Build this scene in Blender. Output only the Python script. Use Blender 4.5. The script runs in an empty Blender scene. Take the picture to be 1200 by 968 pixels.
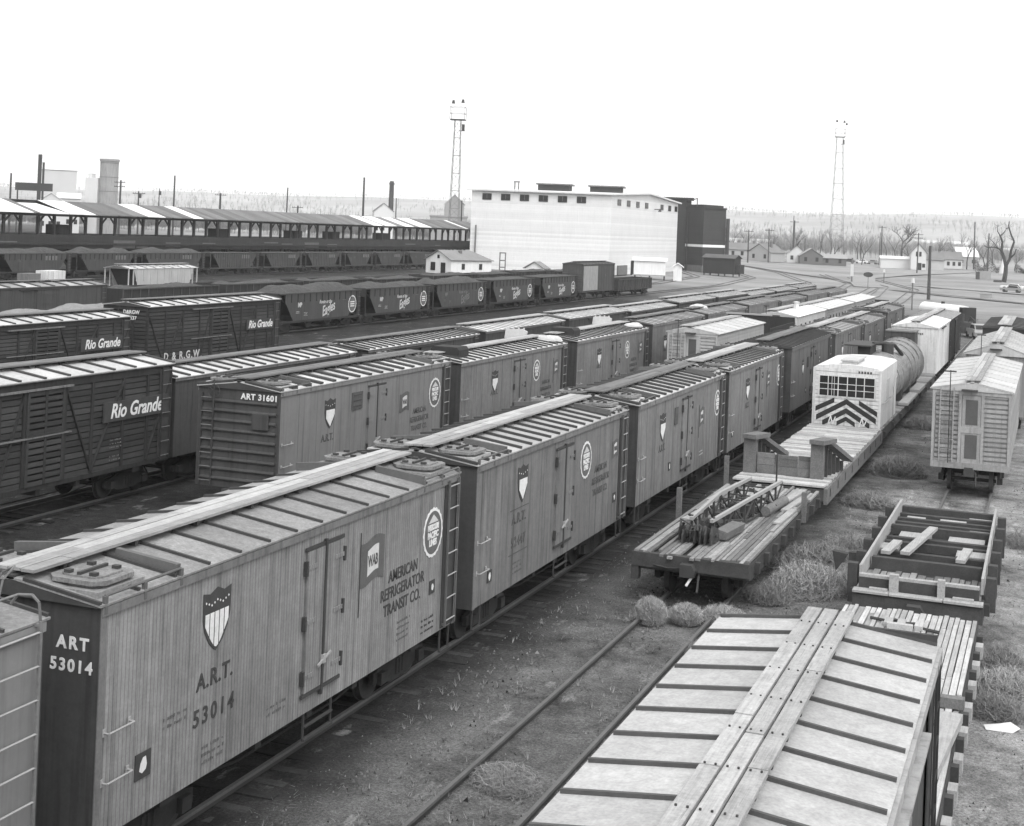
import bpy, math, random
from mathutils import Vector, Matrix
R = math.radians
random.seed(7)
scene = bpy.context.scene
COL = scene.collection

# ------------------------------------------------------------------ camera
cam_d = bpy.data.cameras.new('camera')
cam = bpy.data.objects.new('camera', cam_d)
COL.objects.link(cam)
cam_d.sensor_width = 36.0
cam_d.sensor_fit = 'HORIZONTAL'
cam_d.lens = 1680.0 / 1200.0 * 36.0
cam_d.clip_start = 0.1
cam_d.clip_end = 20000
cam_d.shift_y = -(484.0 - 252.19) / 1200.0
TH, PITCH, ROLL = 0.3620644, R(-0.565), R(2.263)
_fw = Vector((-math.sin(TH) * math.cos(PITCH), math.cos(TH) * math.cos(PITCH), -math.sin(PITCH)))
_rt = Vector((math.cos(TH), math.sin(TH), 0))
_up = _rt.cross(_fw)
_x = _rt * math.cos(ROLL) + _up * math.sin(ROLL)
_y = _up * math.cos(ROLL) - _rt * math.sin(ROLL)
_m = Matrix((_x, _y, -_fw)).transposed().to_4x4()
_m.translation = Vector((0, 0, 8.9))
cam.matrix_world = _m
scene.camera = cam

# ------------------------------------------------------------------ sky, sun, exposure
SUN_EL, SUN_AZ = R(54), R(138)          # azimuth clockwise from +Y
world = bpy.data.worlds.new('World')
scene.world = world
world.use_nodes = True
wn, wl = world.node_tree.nodes, world.node_tree.links
wn.clear()
sky = wn.new('ShaderNodeTexSky')
sky.sky_type = 'NISHITA'
sky.sun_disc = False
sky.sun_elevation = SUN_EL
sky.sun_rotation = SUN_AZ
sky.air_density = 1.0
sky.dust_density = 6.0
bw = wn.new('ShaderNodeRGBToBW')
ad = wn.new('ShaderNodeMath'); ad.operation = 'ADD'; ad.inputs[1].default_value = 7.0
bg = wn.new('ShaderNodeBackground'); bg.inputs['Strength'].default_value = 0.15
wo = wn.new('ShaderNodeOutputWorld')
wl.new(sky.outputs[0], bw.inputs[0]); wl.new(bw.outputs[0], ad.inputs[0]); wl.new(ad.outputs[0], bg.inputs['Color'])
wl.new(bg.outputs[0], wo.inputs['Surface'])

sun_d = bpy.data.lights.new('sun', 'SUN')
sun_d.energy = 0.6
sun_d.angle = R(18)
sun_d.color = (1.0, 1.0, 1.0)
sun = bpy.data.objects.new('sun', sun_d)
COL.objects.link(sun)
_sd = Vector((math.sin(SUN_AZ) * math.cos(SUN_EL), math.cos(SUN_AZ) * math.cos(SUN_EL), math.sin(SUN_EL)))
sun.rotation_euler = _sd.to_track_quat('Z', 'Y').to_euler()

scene.view_settings.view_transform = 'Standard'
scene.view_settings.look = 'None'
scene.view_settings.exposure = 0.0
scene.view_settings.gamma = 1.0
scene.cycles.use_denoising = True
scene.cycles.max_bounces = 6
scene.cycles.volume_bounces = 3

# ------------------------------------------------------------------ materials (black and white photograph: greys only)
_mats = {}
def mat(name, v, var=.22, ns=1.3, rough=.85, streak=0., speck=0., boards=None, bump=0., island=0., metal=0., blot=0., grain=None):
    """grey weathered paint: v base, var slow mottling, streak vertical runs, boards=(axis, pitch, depth) joints,
    island = tone change per plank/panel, speck = fine grit, blot = sharp pale worn patches"""
    if name in _mats: return _mats[name]
    m = bpy.data.materials.new(name); m.use_nodes = True
    nt = m.node_tree; N, L = nt.nodes, nt.links
    bs = N['Principled BSDF']
    bs.inputs['Roughness'].default_value = rough
    bs.inputs['Metallic'].default_value = metal
    bs.inputs['Specular IOR Level'].default_value = .25
    tc = N.new('ShaderNodeTexCoord'); oi = N.new('ShaderNodeObjectInfo')
    def M(op, a, b=None, c=None, clamp=False):
        n = N.new('ShaderNodeMath'); n.operation = op; n.use_clamp = clamp
        for i, q in enumerate((a, b, c)):
            if q is None: continue
            if isinstance(q, (int, float)): n.inputs[i].default_value = q
            else: L.new(q, n.inputs[i])
        return n.outputs[0]
    off = N.new('ShaderNodeVectorMath'); off.operation = 'MULTIPLY_ADD'
    cmb = N.new('ShaderNodeCombineXYZ')
    for i in range(3): L.new(oi.outputs['Random'], cmb.inputs[i])
    L.new(cmb.outputs[0], off.inputs[0]); off.inputs[1].default_value = (91, 47, 23)
    L.new(tc.outputs['Object'], off.inputs[2])
    def noise(scale, detail=4, stretch=None, r=.55):
        n = N.new('ShaderNodeTexNoise'); n.inputs['Scale'].default_value = scale
        n.inputs['Detail'].default_value = detail; n.inputs['Roughness'].default_value = r
        src = off.outputs[0]
        if stretch:
            q = N.new('ShaderNodeVectorMath'); q.operation = 'MULTIPLY'; q.inputs[1].default_value = stretch
            L.new(src, q.inputs[0]); src = q.outputs[0]
        L.new(src, n.inputs['Vector'])
        return n.outputs['Fac']
    f = M('MULTIPLY_ADD', M('SUBTRACT', noise(ns, 6), .5), 2.6 * var, 1.0)
    f = M('MULTIPLY', f, M('MULTIPLY_ADD', M('SUBTRACT', noise(ns * 9, 4, None, .65), .5), var * 1.9, 1.0))
    hgt = None
    if streak:
        s = noise(1.0, 3, (7, 7, .35))
        f = M('MULTIPLY', f, M('SUBTRACT', 1.0, M('MULTIPLY', M('MULTIPLY', M('SUBTRACT', s, .5), 5.0, clamp=True), streak)))
        s2 = noise(1.0, 2, (3.1, 3.1, .22))
        f = M('MULTIPLY', f, M('ADD', 1.0, M('MULTIPLY', M('MULTIPLY', M('SUBTRACT', s2, .56), 6.0, clamp=True), streak * .5)))
    if speck:
        s = noise(26, 2)
        f = M('MULTIPLY', f, M('MULTIPLY_ADD', M('SUBTRACT', s, .5), speck * 2.4, 1.0))
        s = noise(7, 3)
        f = M('MULTIPLY', f, M('MULTIPLY_ADD', M('SUBTRACT', s, .5), speck * 1.6, 1.0))
    if grain:
        st = [30., 30., 30.]; st['XYZ'.index(grain)] = 1.1
        s = noise(1.0, 4, tuple(st), .65)
        f = M('MULTIPLY', f, M('MULTIPLY_ADD', M('SUBTRACT', s, .5), 1.1, 1.0))
        f = M('MULTIPLY', f, M('SUBTRACT', 1.0, M('MULTIPLY', M('MULTIPLY', M('SUBTRACT', s, .6), 9.0, clamp=True), .45)))
    if blot:
        s = noise(ns * 2.2, 5, None, .62)
        f = M('ADD', f, M('MULTIPLY', M('MULTIPLY', M('SUBTRACT', s, .6), 12.0, clamp=True), blot))
    if boards:
        ax, pitch, dep = boards
        sx = N.new('ShaderNodeSeparateXYZ'); L.new(tc.outputs['Object'], sx.inputs[0])
        q = M('DIVIDE', sx.outputs['XYZ'.index(ax)], pitch)
        fr = M('FRACT', q)
        line = M('LESS_THAN', fr, .16)
        wnz = N.new('ShaderNodeTexWhiteNoise'); wnz.noise_dimensions = '1D'
        L.new(M('FLOOR', q), wnz.inputs['W'])
        f = M('MULTIPLY', f, M('MULTIPLY_ADD', M('SUBTRACT', wnz.outputs['Value'], .5), .16, 1.0))
        f = M('MULTIPLY', f, M('SUBTRACT', 1.0, M('MULTIPLY', line, dep)))
        hgt = M('SUBTRACT', 1.0, line)
    if island:
        ge = N.new('ShaderNodeNewGeometry')
        f = M('MULTIPLY', f, M('MULTIPLY_ADD', M('SUBTRACT', ge.outputs['Random Per Island'], .5), 2 * island, 1.0))
    val = M('MAXIMUM', M('MULTIPLY', f, v), .004)
    val = M('MINIMUM', val, .86)
    L.new(val, bs.inputs['Base Color'])
    if bump or hgt is not None:
        b = N.new('ShaderNodeBump'); b.inputs['Strength'].default_value = bump or .5
        b.inputs['Distance'].default_value = .02
        h = noise(ns * 14, 4)
        if hgt is not None: h = M('MULTIPLY_ADD', h, .3, hgt)
        L.new(h, b.inputs['Height']); L.new(b.outputs[0], bs.inputs['Normal'])
    _mats[name] = m
    return m

# ------------------------------------------------------------------ mesh builder
class MB:
    def __init__(s): s.v, s.f, s.m, s.cut = [], [], [], []
    def add(s, vs, fs, mi=0):
        o = len(s.v); s.cut.append((o, len(s.f))); s.v += [tuple(p) for p in vs]
        s.f += [tuple(i + o for i in q) for q in fs]; s.m += [mi] * len(fs); return s
    def box(s, x0, x1, y0, y1, z0, z1, mi=0):
        return s.add([(x0,y0,z0),(x1,y0,z0),(x1,y1,z0),(x0,y1,z0),(x0,y0,z1),(x1,y0,z1),(x1,y1,z1),(x0,y1,z1)],
                     [(0,3,2,1),(4,5,6,7),(0,1,5,4),(1,2,6,5),(2,3,7,6),(3,0,4,7)], mi)
    def slab(s, a, b, c, d, t, mi=0):
        a, b, c, d = map(Vector, (a, b, c, d)); n = (b - a).cross(d - a).normalized() * t
        return s.add([a,b,c,d,a+n,b+n,c+n,d+n], [(0,3,2,1),(4,5,6,7),(0,1,5,4),(1,2,6,5),(2,3,7,6),(3,0,4,7)], mi)
    def bar(s, p, q, w, h, mi=0, up=(0,0,1)):
        p, q = Vector(p), Vector(q); d = (q - p).normalized(); u = Vector(up)
        if abs(d.dot(u)) > .98: u = Vector((1,0,0))
        x = d.cross(u).normalized() * w / 2; z = x.cross(d).normalized() * h / 2
        vs = [p-x-z, p+x-z, p+x+z, p-x+z, q-x-z, q+x-z, q+x+z, q-x+z]
        return s.add(vs, [(0,3,2,1),(4,5,6,7),(0,1,5,4),(1,2,6,5),(2,3,7,6),(3,0,4,7)][:], mi)
    def tube(s, p, q, r, n=8, r2=None, mi=0, cap=True):
        p, q = Vector(p), Vector(q); d = (q - p).normalized(); r2 = r if r2 is None else r2
        u = Vector((0,0,1)) if abs(d.z) < .9 else Vector((1,0,0))
        x = d.cross(u).normalized(); y = d.cross(x)
        vs = []
        for i in range(n):
            a = 2*math.pi*i/n; e = x*math.cos(a) + y*math.sin(a)
            vs += [p + e*r, q + e*r2]
        fs = [(2*i, 2*((i+1)%n), 2*((i+1)%n)+1, 2*i+1) for i in range(n)]
        if cap: fs += [tuple(2*i for i in range(n))[::-1], tuple(2*i+1 for i in range(n))]
        return s.add(vs, fs, mi)
    def path(s, pts, r, n=6, mi=0):
        for a, b in zip(pts, pts[1:]): s.tube(a, b, r, n, mi=mi)
        return s
    def prism(s, pts, axis, a, b, mi=0):
        """polygon pts (2D) extruded along axis from a to b; 'x': pts=(y,z)  'y': pts=(x,z)  'z': pts=(x,y)"""
        n = len(pts)
        def P(p, t): return (t,p[0],p[1]) if axis=='x' else (p[0],t,p[1]) if axis=='y' else (p[0],p[1],t)
        vs = [P(p,a) for p in pts] + [P(p,b) for p in pts]
        fs = [tuple(range(n))[::-1], tuple(range(n,2*n))] + [(i,(i+1)%n,n+(i+1)%n,n+i) for i in range(n)]
        if axis == 'y': fs = [q[::-1] for q in fs]
        return s.add(vs, fs, mi)
    def each(s, name, mats, parent=None, per=1, loc=(0,0,0)):
        """every `per` primitives become one object of their own"""
        cuts = s.cut[::per] + [(len(s.v), len(s.f))]; out = []
        for (v0, f0), (v1, f1) in zip(cuts, cuts[1:]):
            q = MB(); q.v = s.v[v0:v1]; q.f = [tuple(i-v0 for i in fc) for fc in s.f[f0:f1]]; q.m = s.m[f0:f1]
            out.append(q.build(name, mats, parent, loc))
        return out
    def build(s, name, mats, parent=None, loc=(0,0,0), rot=None, smooth=False):
        me = bpy.data.meshes.new(name); me.from_pydata(s.v, [], s.f)
        if not isinstance(mats, (list, tuple)): mats = [mats]
        for q in mats: me.materials.append(q)
        if len(mats) > 1: me.polygons.foreach_set('material_index', s.m)
        if smooth: me.polygons.foreach_set('use_smooth', [True]*len(me.polygons))
        me.update()
        return link(name, me, parent, loc, rot)
def link(name, me, parent=None, loc=(0,0,0), rot=None):
    o = bpy.data.objects.new(name, me); COL.objects.link(o)
    o.location = loc
    if rot: o.rotation_euler = rot
    if parent: o.parent = parent
    return o
def thing(name, label, cat, loc=(0,0,0), rz=0., group=None):
    o = bpy.data.objects.new(name, None); COL.objects.link(o)
    o.empty_display_size = .3
    o.location = loc; o.rotation_euler = (0,0,rz)
    return tag(o, label, cat, group)
def tag(o, label=None, cat=None, group=None, kind=None):
    if label: o['label'] = label
    if cat: o['category'] = cat
    if group: o['group'] = group
    if kind: o['kind'] = kind
    return o
_kids = {}
def dup(root, loc, label, rz=0., group=None):
    def cp(o, par):
        c = o.copy(); COL.objects.link(c)
        if par: c.parent = par
        for ch in list(o.children): cp(ch, c)
        return c
    r = cp(root, None); q_ = random.Random(int(abs(loc[0]*31+loc[1]*17))); r.scale = (1, 1, q_.uniform(.97, 1.035)); r.location = loc; r.rotation_euler = (0,0,rz); r['label'] = label
    if group: r['group'] = group
    return r

# lettering -------------------------------------------------------------
_txt = {}
def text_mesh(body, size, shear=0., bold=0., space=1., sx=1.):
    key = (body, size, shear, bold, space, sx)
    if key in _txt: return _txt[key]
    cu = bpy.data.curves.new('lettering', 'FONT'); cu.body = body; cu.size = size; cu.shear = shear
    cu.offset = bold; cu.space_character = space; cu.align_x = 'CENTER'; cu.align_y = 'CENTER'; cu.extrude = .004
    cu.resolution_u = 3
    o = bpy.data.objects.new('t', cu); COL.objects.link(o)
    me = bpy.data.meshes.new_from_object(o.evaluated_get(bpy.context.evaluated_depsgraph_get()))
    bpy.data.objects.remove(o); bpy.data.curves.remove(cu)
    if sx != 1.:
        for v in me.vertices: v.co.x *= sx
    _txt[key] = me
    return me
SIDE = (R(90), 0, R(90))      # reads on the +X side
NEAR = (R(90), 0, 0)          # reads on the -Y end
FARE = (R(90), 0, R(180))
def letter(body, size, m, parent, loc, rot=SIDE, name='lettering', **k):
    me = text_mesh(body, size, **k)
    me = me.copy(); me.materials.clear(); me.materials.append(m)
    return link(name, me, parent, loc, rot)

# ------------------------------------------------------------------ palette
P_SIDE   = mat('reefer side paint', .212, .27, .5, .8, streak=.4, boards=('Y', .083, .42), speck=.16, blot=-.05)
P_SIDE_S = mat('steel side paint', .168, .28, .6, .75, streak=.42, speck=.14)
P_SIDE_D = mat('faded side paint', .155, .22, .55, .8, streak=.42, boards=('Y', .083, .28), speck=.14)
P_END    = mat('dark end paint', .052, .25, 1.2, .8, streak=.35, speck=.1)
P_ENDS   = mat('end paint', .06, .25, 1.2, .75, streak=.3)
P_ROOF   = mat('weathered roof sheet', .21, .3, 1.1, .8, island=.14, speck=.35, blot=.05)
P_ROOFL  = mat('galvanized roof sheet', .44, .24, 1.1, .7, island=.14, streak=.15, speck=.16, blot=.06)
P_ROOFW  = mat('pale roof', .42, .18, .9, .75, island=.08, streak=.15, speck=.15)
P_ROOFD  = mat('dark roof sheet', .08, .28, 1.0, .8, island=.15, speck=.2)
P_ROOFB  = mat('boxcar roof sheet', .355, .24, .8, .8, island=.08, speck=.24, blot=.06, bump=.25)
P_RIB    = mat('roof rib', .05, .25, 2, .8)
P_RIBM   = mat('roof rib grey', .10, .25, 2, .8)
P_PLANK  = mat('running board plank', .30, .2, 3, .9, island=.22, speck=.1, blot=.03, grain='Y')
P_PLANKL = mat('pale running board plank', .30, .22, 3, .9, island=.3, speck=.12, grain='Y')
P_PLANKD = mat('dark running board plank', .13, .2, 3, .9, island=.22, speck=.1, grain='Y')
P_DECK   = mat('weathered deck plank', .18, .22, 3, .92, island=.5, speck=.3, blot=.05, grain='Y')
P_TIMBER = mat('old timber', .13, .25, 3, .92, island=.25, speck=.25, grain='Y')
P_TIMBERD= mat('dark timber', .05, .25, 3, .92, island=.25, speck=.25)
P_IRON   = mat('iron fittings', .045, .3, 3, .7, island=.1)
P_BLACK  = mat('underframe black', .03, .3, 3, .85, speck=.2)
P_RUNG   = mat('worn ladder rung', .30, .15, 3, .6)
P_HATCH  = mat('hatch lid', .17, .3, 2.5, .85, speck=.5, blot=.1)
P_WHITE  = mat('white lettering', .66, .14, 3, .75, speck=.1, streak=.15)
P_LIGHT  = mat('faded white lettering', .5, .2, 6, .8)
P_INK    = mat('black lettering', .05, .3, 4, .8)
P_INKF   = mat('faded black lettering', .08, .3, 4, .8, speck=.2)
P_STEN   = mat('faint stencil', .12, .4, 6, .85, speck=.4)
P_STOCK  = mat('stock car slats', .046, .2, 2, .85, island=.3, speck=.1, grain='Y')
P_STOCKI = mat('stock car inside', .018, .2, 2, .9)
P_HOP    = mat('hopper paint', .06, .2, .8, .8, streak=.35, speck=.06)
P_HOPD   = mat('dark hopper paint', .032, .2, .8, .85, streak=.3)  # plain dark paint for slope sheets, ends, posts and gondolas
P_COAL   = mat('coal load', .06, .35, 3, .95, speck=.6, bump=.8)
P_GRAVEL = mat('pale aggregate load', .2, .2, 2, .95, speck=.4, bump=.6)
P_COV    = mat('pale grey hopper paint', .4, .12, 1, .7, streak=.2)
P_TEE    = mat('white painted wood', .58, .16, .9, .8, streak=.35, speck=.12)
P_OUTFIT = mat('outfit car paint', .27, .2, .8, .8, streak=.3, island=.12, speck=.15)
P_GLASS  = mat('dark window glass', .02, .1, 1, .25)
P_TANKM  = mat('rusty tank plate', .22, .45, .8, .75, streak=.55, speck=.35, blot=.12)
P_TRIM   = mat('eave trim', .15, .25, 2, .8, streak=.35, speck=.15)
P_RAIL   = mat('rusty rail', .045, .3, 2, .6)
P_RAILT  = mat('lighter rail head', .11, .3, 2, .6)  # lighter tone on the rail head than on the web
P_TIE    = mat('old sleeper', .03, .4, 3, .95, island=.6, speck=.5, grain='X')

# ------------------------------------------------------------------ terrain and ground
def S(t):
    t = min(1., max(0., t)); return t*t*(3-2*t)
def ground_z(x, y):
    d = math.hypot(x, y)
    z = 1.2*S((-x-45)/60.) + 2.0*S((d-330)/220.)
    h = S((d-700)/2100.)
    if h > 0:
        a = math.atan2(x, y)
        z += h*(60 + 3*math.sin(a*9+1) + 2.5*math.sin(a*23+2) + 1.2*math.sin(a*51) - 15*S((-math.degrees(a)-22)/12.)
                - 6*S((math.degrees(a)+3)/6.)) + (8*h*(1-h))*math.sin(x*.011)*math.sin(y*.007)
    return z
def GZ(x, y): return ground_z(x, y) - .17

def gmat():
    m = bpy.data.materials.new('yard ground'); m.use_nodes = True
    nt = m.node_tree; N, L = nt.nodes, nt.links
    bs = N['Principled BSDF']; bs.inputs['Roughness'].default_value = .95; bs.inputs['Specular IOR Level'].default_value = .1
    tc = N.new('ShaderNodeTexCoord')
    def M(op, a, b=None, c=None, clamp=False):
        n = N.new('ShaderNodeMath'); n.operation = op; n.use_clamp = clamp
        for i, q in enumerate((a, b, c)):
            if q is None: continue
            if isinstance(q, (int, float)): n.inputs[i].default_value = q
            else: L.new(q, n.inputs[i])
        return n.outputs[0]
    def noise(s, d=4, st=None, r=.6):
        n = N.new('ShaderNodeTexNoise'); n.inputs['Scale'].default_value = s; n.inputs['Detail'].default_value = d; n.inputs['Roughness'].default_value = r
        if st:
            q = N.new('ShaderNodeVectorMath'); q.operation = 'MULTIPLY'; q.inputs[1].default_value = st
            L.new(tc.outputs['Object'], q.inputs[0]); L.new(q.outputs[0], n.inputs['Vector'])
        else: L.new(tc.outputs['Object'], n.inputs['Vector'])
        return n.outputs['Fac']
    sx = N.new('ShaderNodeSeparateXYZ'); L.new(tc.outputs['Object'], sx.inputs[0])
    X, Y = sx.outputs[0], sx.outputs[1]
    # cinders and trodden dirt in the yard
    big = noise(.55, 6); mid = noise(2.6, 5); fine = noise(19, 4, None, .7); grit = noise(60, 2)
    cin = M('MULTIPLY_ADD', M('SUBTRACT', big, .5), .22, .1)
    cin = M('MULTIPLY_ADD', M('SUBTRACT', mid, .5), .17, cin)
    cin = M('MULTIPLY', cin, M('MULTIPLY_ADD', M('SUBTRACT', fine, .5), 2.6, 1.0))
    cin = M('MULTIPLY', cin, M('MULTIPLY_ADD', M('SUBTRACT', grit, .5), 1.9, 1.0))
    left = M('MULTIPLY', M('SUBTRACT', M('MULTIPLY_ADD', M('SUBTRACT', mid, .5), 2.2, M('MULTIPLY', X, -1.)), 9.9), .8, clamp=True)       # coal cinders between the packed strings, with the shade under the cars painted in
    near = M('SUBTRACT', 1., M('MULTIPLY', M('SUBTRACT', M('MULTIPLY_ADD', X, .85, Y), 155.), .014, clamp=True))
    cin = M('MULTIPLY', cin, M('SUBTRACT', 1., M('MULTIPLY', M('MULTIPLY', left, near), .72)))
    right = M('MULTIPLY', M('ADD', M('ADD', X, 6.5), M('MULTIPLY', M('SUBTRACT', big, .5), 5.)), .25, clamp=True)   # drier earth right of the flat cars
    cin = M('MULTIPLY', cin, M('MULTIPLY_ADD', right, 1.0, 1.0))
    pale = M('MULTIPLY', M('SUBTRACT', noise(.9, 6, (1.6, .6, 1), .68), .6), 9., clamp=True)
    cin = M('ADD', cin, M('MULTIPLY', M('MULTIPLY', pale, fine), .3))
    # dry grass field beyond the yard
    fld = M('MULTIPLY_ADD', M('SUBTRACT', noise(.03, 6, (.5, 1.6, 1)), .5), .3, .225)
    fld = M('MULTIPLY_ADD', M('SUBTRACT', noise(.28, 6, (.4, 1.4, 1), .68), .5), .34, fld)
    d = M('ADD', M('ADD', Y, M('MULTIPLY', X, .75)), M('MULTIPLY', M('SUBTRACT', noise(.03, 3), .5), 60.))
    k = M('MULTIPLY', M('SUBTRACT', d, 140.), .012, clamp=True)
    val = M('ADD', M('MULTIPLY', cin, M('SUBTRACT', 1., k)), M('MULTIPLY', fld, k))
    # wooded hills far away, paled in colour for part of the haze
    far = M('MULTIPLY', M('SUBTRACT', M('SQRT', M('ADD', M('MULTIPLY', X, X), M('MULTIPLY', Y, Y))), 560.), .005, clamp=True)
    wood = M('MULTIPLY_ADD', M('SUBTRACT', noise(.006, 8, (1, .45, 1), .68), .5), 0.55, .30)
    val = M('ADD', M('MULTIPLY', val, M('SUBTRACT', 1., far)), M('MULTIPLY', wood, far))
    val = M('MAXIMUM', val, .012)
    L.new(val, bs.inputs['Base Color'])
    b = N.new('ShaderNodeBump'); b.inputs['Strength'].default_value = .9; b.inputs['Distance'].default_value = .05
    L.new(M('MULTIPLY_ADD', fine, .6, mid), b.inputs['Height']); L.new(b.outputs[0], bs.inputs['Normal'])
    return m
def build_ground():
    vs, fs = [(0,0,GZ(0,0))], []
    rs, r = [], 2.0
    while r < 9000: rs.append(r); r *= 1.045
    n = 220
    rnd = random.Random(3)
    for r in rs:
        for i in range(n):
            a = 2*math.pi*i/n; x, y = r*math.sin(a), r*math.cos(a)
            vs.append((x, y, GZ(x, y) + (rnd.random()-.5)*.05*(1 if r < 120 else 4 if r < 600 else 14)))
    for i in range(n): fs.append((0, 1+(i+1)%n, 1+i))
    for k in range(len(rs)-1):
        a, b = 1+k*n, 1+(k+1)*n
        fs += [(a+i, a+(i+1)%n, b+(i+1)%n, b+i) for i in range(n)]
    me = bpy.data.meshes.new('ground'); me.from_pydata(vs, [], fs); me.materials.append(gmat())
    me.polygons.foreach_set('use_smooth', [True]*len(me.polygons)); me.update()
    tag(link('ground', me), kind='structure')
build_ground()

def track(pts, ties=None, tie_z=-.15, base=0., width=2.5, rail_mat=P_RAIL):
    """pts: centre line; ties=(s0, s1) along the line that show their sleepers"""
    t = bpy.data.objects.new('railway_track', None); COL.objects.link(t); tag(t, kind='structure')
    P = [Vector((x, y, base + ground_z(x, y))) for x, y in pts]
    dense = [P[0]]
    for a, b in zip(P, P[1:]):
        n = max(1, int((b-a).length/18))
        for k in range(1, n+1):
            q = a.lerp(b, k/n); q.z = base + ground_z(q.x, q.y); dense.append(q)
    for s in (-.755, .755):
        m = MB()
        for a, b in zip(dense, dense[1:]):
            d = (b-a).normalized(); nrm = Vector((d.y, -d.x, 0))
            o = nrm*s
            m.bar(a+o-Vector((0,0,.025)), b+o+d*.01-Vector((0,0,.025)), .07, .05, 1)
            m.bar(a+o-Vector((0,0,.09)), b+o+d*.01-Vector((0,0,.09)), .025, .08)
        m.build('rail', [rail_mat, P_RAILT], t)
    if ties:
        m = MB(); rnd = random.Random(len(pts)*7+int(pts[0][0]*10)); s = 0.
        for a, b in zip(P, P[1:]):
            d = (b-a); ln = d.length; d.normalize(); nrm = Vector((d.y, -d.x, 0))
            k = 0.
            while k < ln:
                if ties[0] <= s+k <= ties[1]:
                    c = a + d*k; j = (rnd.random()-.5)*.12; e = (rnd.random()-.5)*.2
                    zz = Vector((0,0,tie_z - .09 + (rnd.random()-.5)*.03))
                    m.bar(c - nrm*(width/2+e) + d*j + zz, c + nrm*(width/2-e) - d*j*.5 + zz, .21, .17)
                k += .56
            s += ln
        o = m.build('sleepers', P_TIE, t); o['kind'] = 'stuff'
    return t
T0, T1, T2, T3, TD, T4, T5, T6, T7, T8, T9 = -2.59, -7.97, -12.55, -22.3, -17.95, -28.3, -43.9, -57.4, -66.4, -86.4, -106.4
track([(T0, 3), (T0, 150)], (0, 130), -.20)
track([(T1, 2), (T1, 190)], (0, 60), -.245)
track([(T2, 2), (T2, 150)], (0, 90), -.155, width=2.7)
track([(TD, 40), (TD, 190)])
track([(T3, 20), (T3, 230), (-26, 300), (-40, 360)], (0, 60), -.15)
track([(T4, 20), (T4, 250), (-33, 310), (-48, 370)], (0, 60), -.15)
for x in (-36.5,): track([(x, 20), (x, 260), (x-5, 320), (x-20, 380)])
track([(T5, 30), (T5, 250), (-49, 310), (-66, 370), (-95, 425)])
track([(T6, 40), (T6, 260), (-63, 320), (-84, 380), (-120, 425)])
track([(T7, 60), (T7, 250), (-71, 300), (-90, 350)])
track([(-75, 60), (-75, 260)])
track([(T8, 60), (T8, 255)])
track([(-96, 80), (-96, 215)])
track([(T9, 90), (T9, 245)])
track([(-30, 235), (-34, 300), (-50, 350), (-85, 405), (-150, 450)])

# ------------------------------------------------------------------ running gear shared by every freight car
def truck(parent, y, gauge=.755):
    m = MB()
    m.box(-1.02, 1.02, -.16, .16, .50, .72)                      # bolster
    for ax in (-.84, .84): m.tube((-.9, ax, .42), (.9, ax, .42), .07, 6)
    t = m.build('truck', P_BLACK, parent, (0, y, 0))
    for ax in (-.84, .84):
        for s in (-1, 1):
            w = MB(); w.tube((s*.70, 0, 0), (s*.80, 0, 0), .42, 20); w.tube((s*.66, 0, 0), (s*.70, 0, 0), .45, 20)
            w.build('wheel', P_IRON, t, (0, ax, .42))
    for s in (-1, 1):
        f = MB()
        f.prism([(-1.12,.34),(-1.12,.56),(-.55,.70),(-.2,.76),(.2,.76),(.55,.70),(1.12,.56),(1.12,.34),(.72,.34),(.4,.22),(-.4,.22),(-.72,.34)], 'x', s*.98-.05, s*.98+.05)
        for ax in (-.84,.84): f.box(s*1.02-.03, s*1.02+.10*s if s>0 else s*1.02+.03, ax-.12, ax+.12, .32, .54) if s > 0 else f.box(s*1.02-.10, s*1.02+.03, ax-.12, ax+.12, .32, .54)
        for k in (-.14, 0, .14): f.tube((s*.98+.03*s, k, .3), (s*.98+.03*s, k, .6), .05, 6)
        f.build('side_frame', P_BLACK, t)
    return t
def running_gear(parent, L, w=1.36, sill=.95, rods=True, inset=1.75):
    m = MB()
    m.box(-.28, .28, .25, L-.25, .62, sill)
    for y in (inset, L-inset): m.box(-w+.02, w-.02, y-.18, y+.18, .78, sill-.01)
    for y in (L*.36, L*.5, L*.64): m.box(-w+.05, w-.05, y-.09, y+.09, .74, sill-.01)
    if rods:
        for x in (-.95, -.5, .5, .95):
            m.path([(x, 1.2, sill-.08), (x, L*.36, .48), (x, L*.64, .48), (x, L-1.2, sill-.08)], .022, 5)
    m.tube((-.75, L*.44, .62), (-.75, L*.56, .62), .2, 10)
    m.build('underframe', P_BLACK, parent)
    for y, d in ((0, -1), (L, 1)):
        c = MB()
        c.box(-.09, .09, min(y, y+d*.28), max(y, y+d*.28), .76, .94)
        c.prism([(-.17,.70),(.17,.70),(.2,.86),(.12,1.0),(-.17,1.0)], 'y', min(y+d*.28, y+d*.52), max(y+d*.28, y+d*.52))
        c.tube((.22, y+d*.1, .8), (.25, y+d*.42, .35), .03, 6)
        c.build('coupler', P_IRON, parent)
    truck(parent, inset); truck(parent, L-inset)
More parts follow.
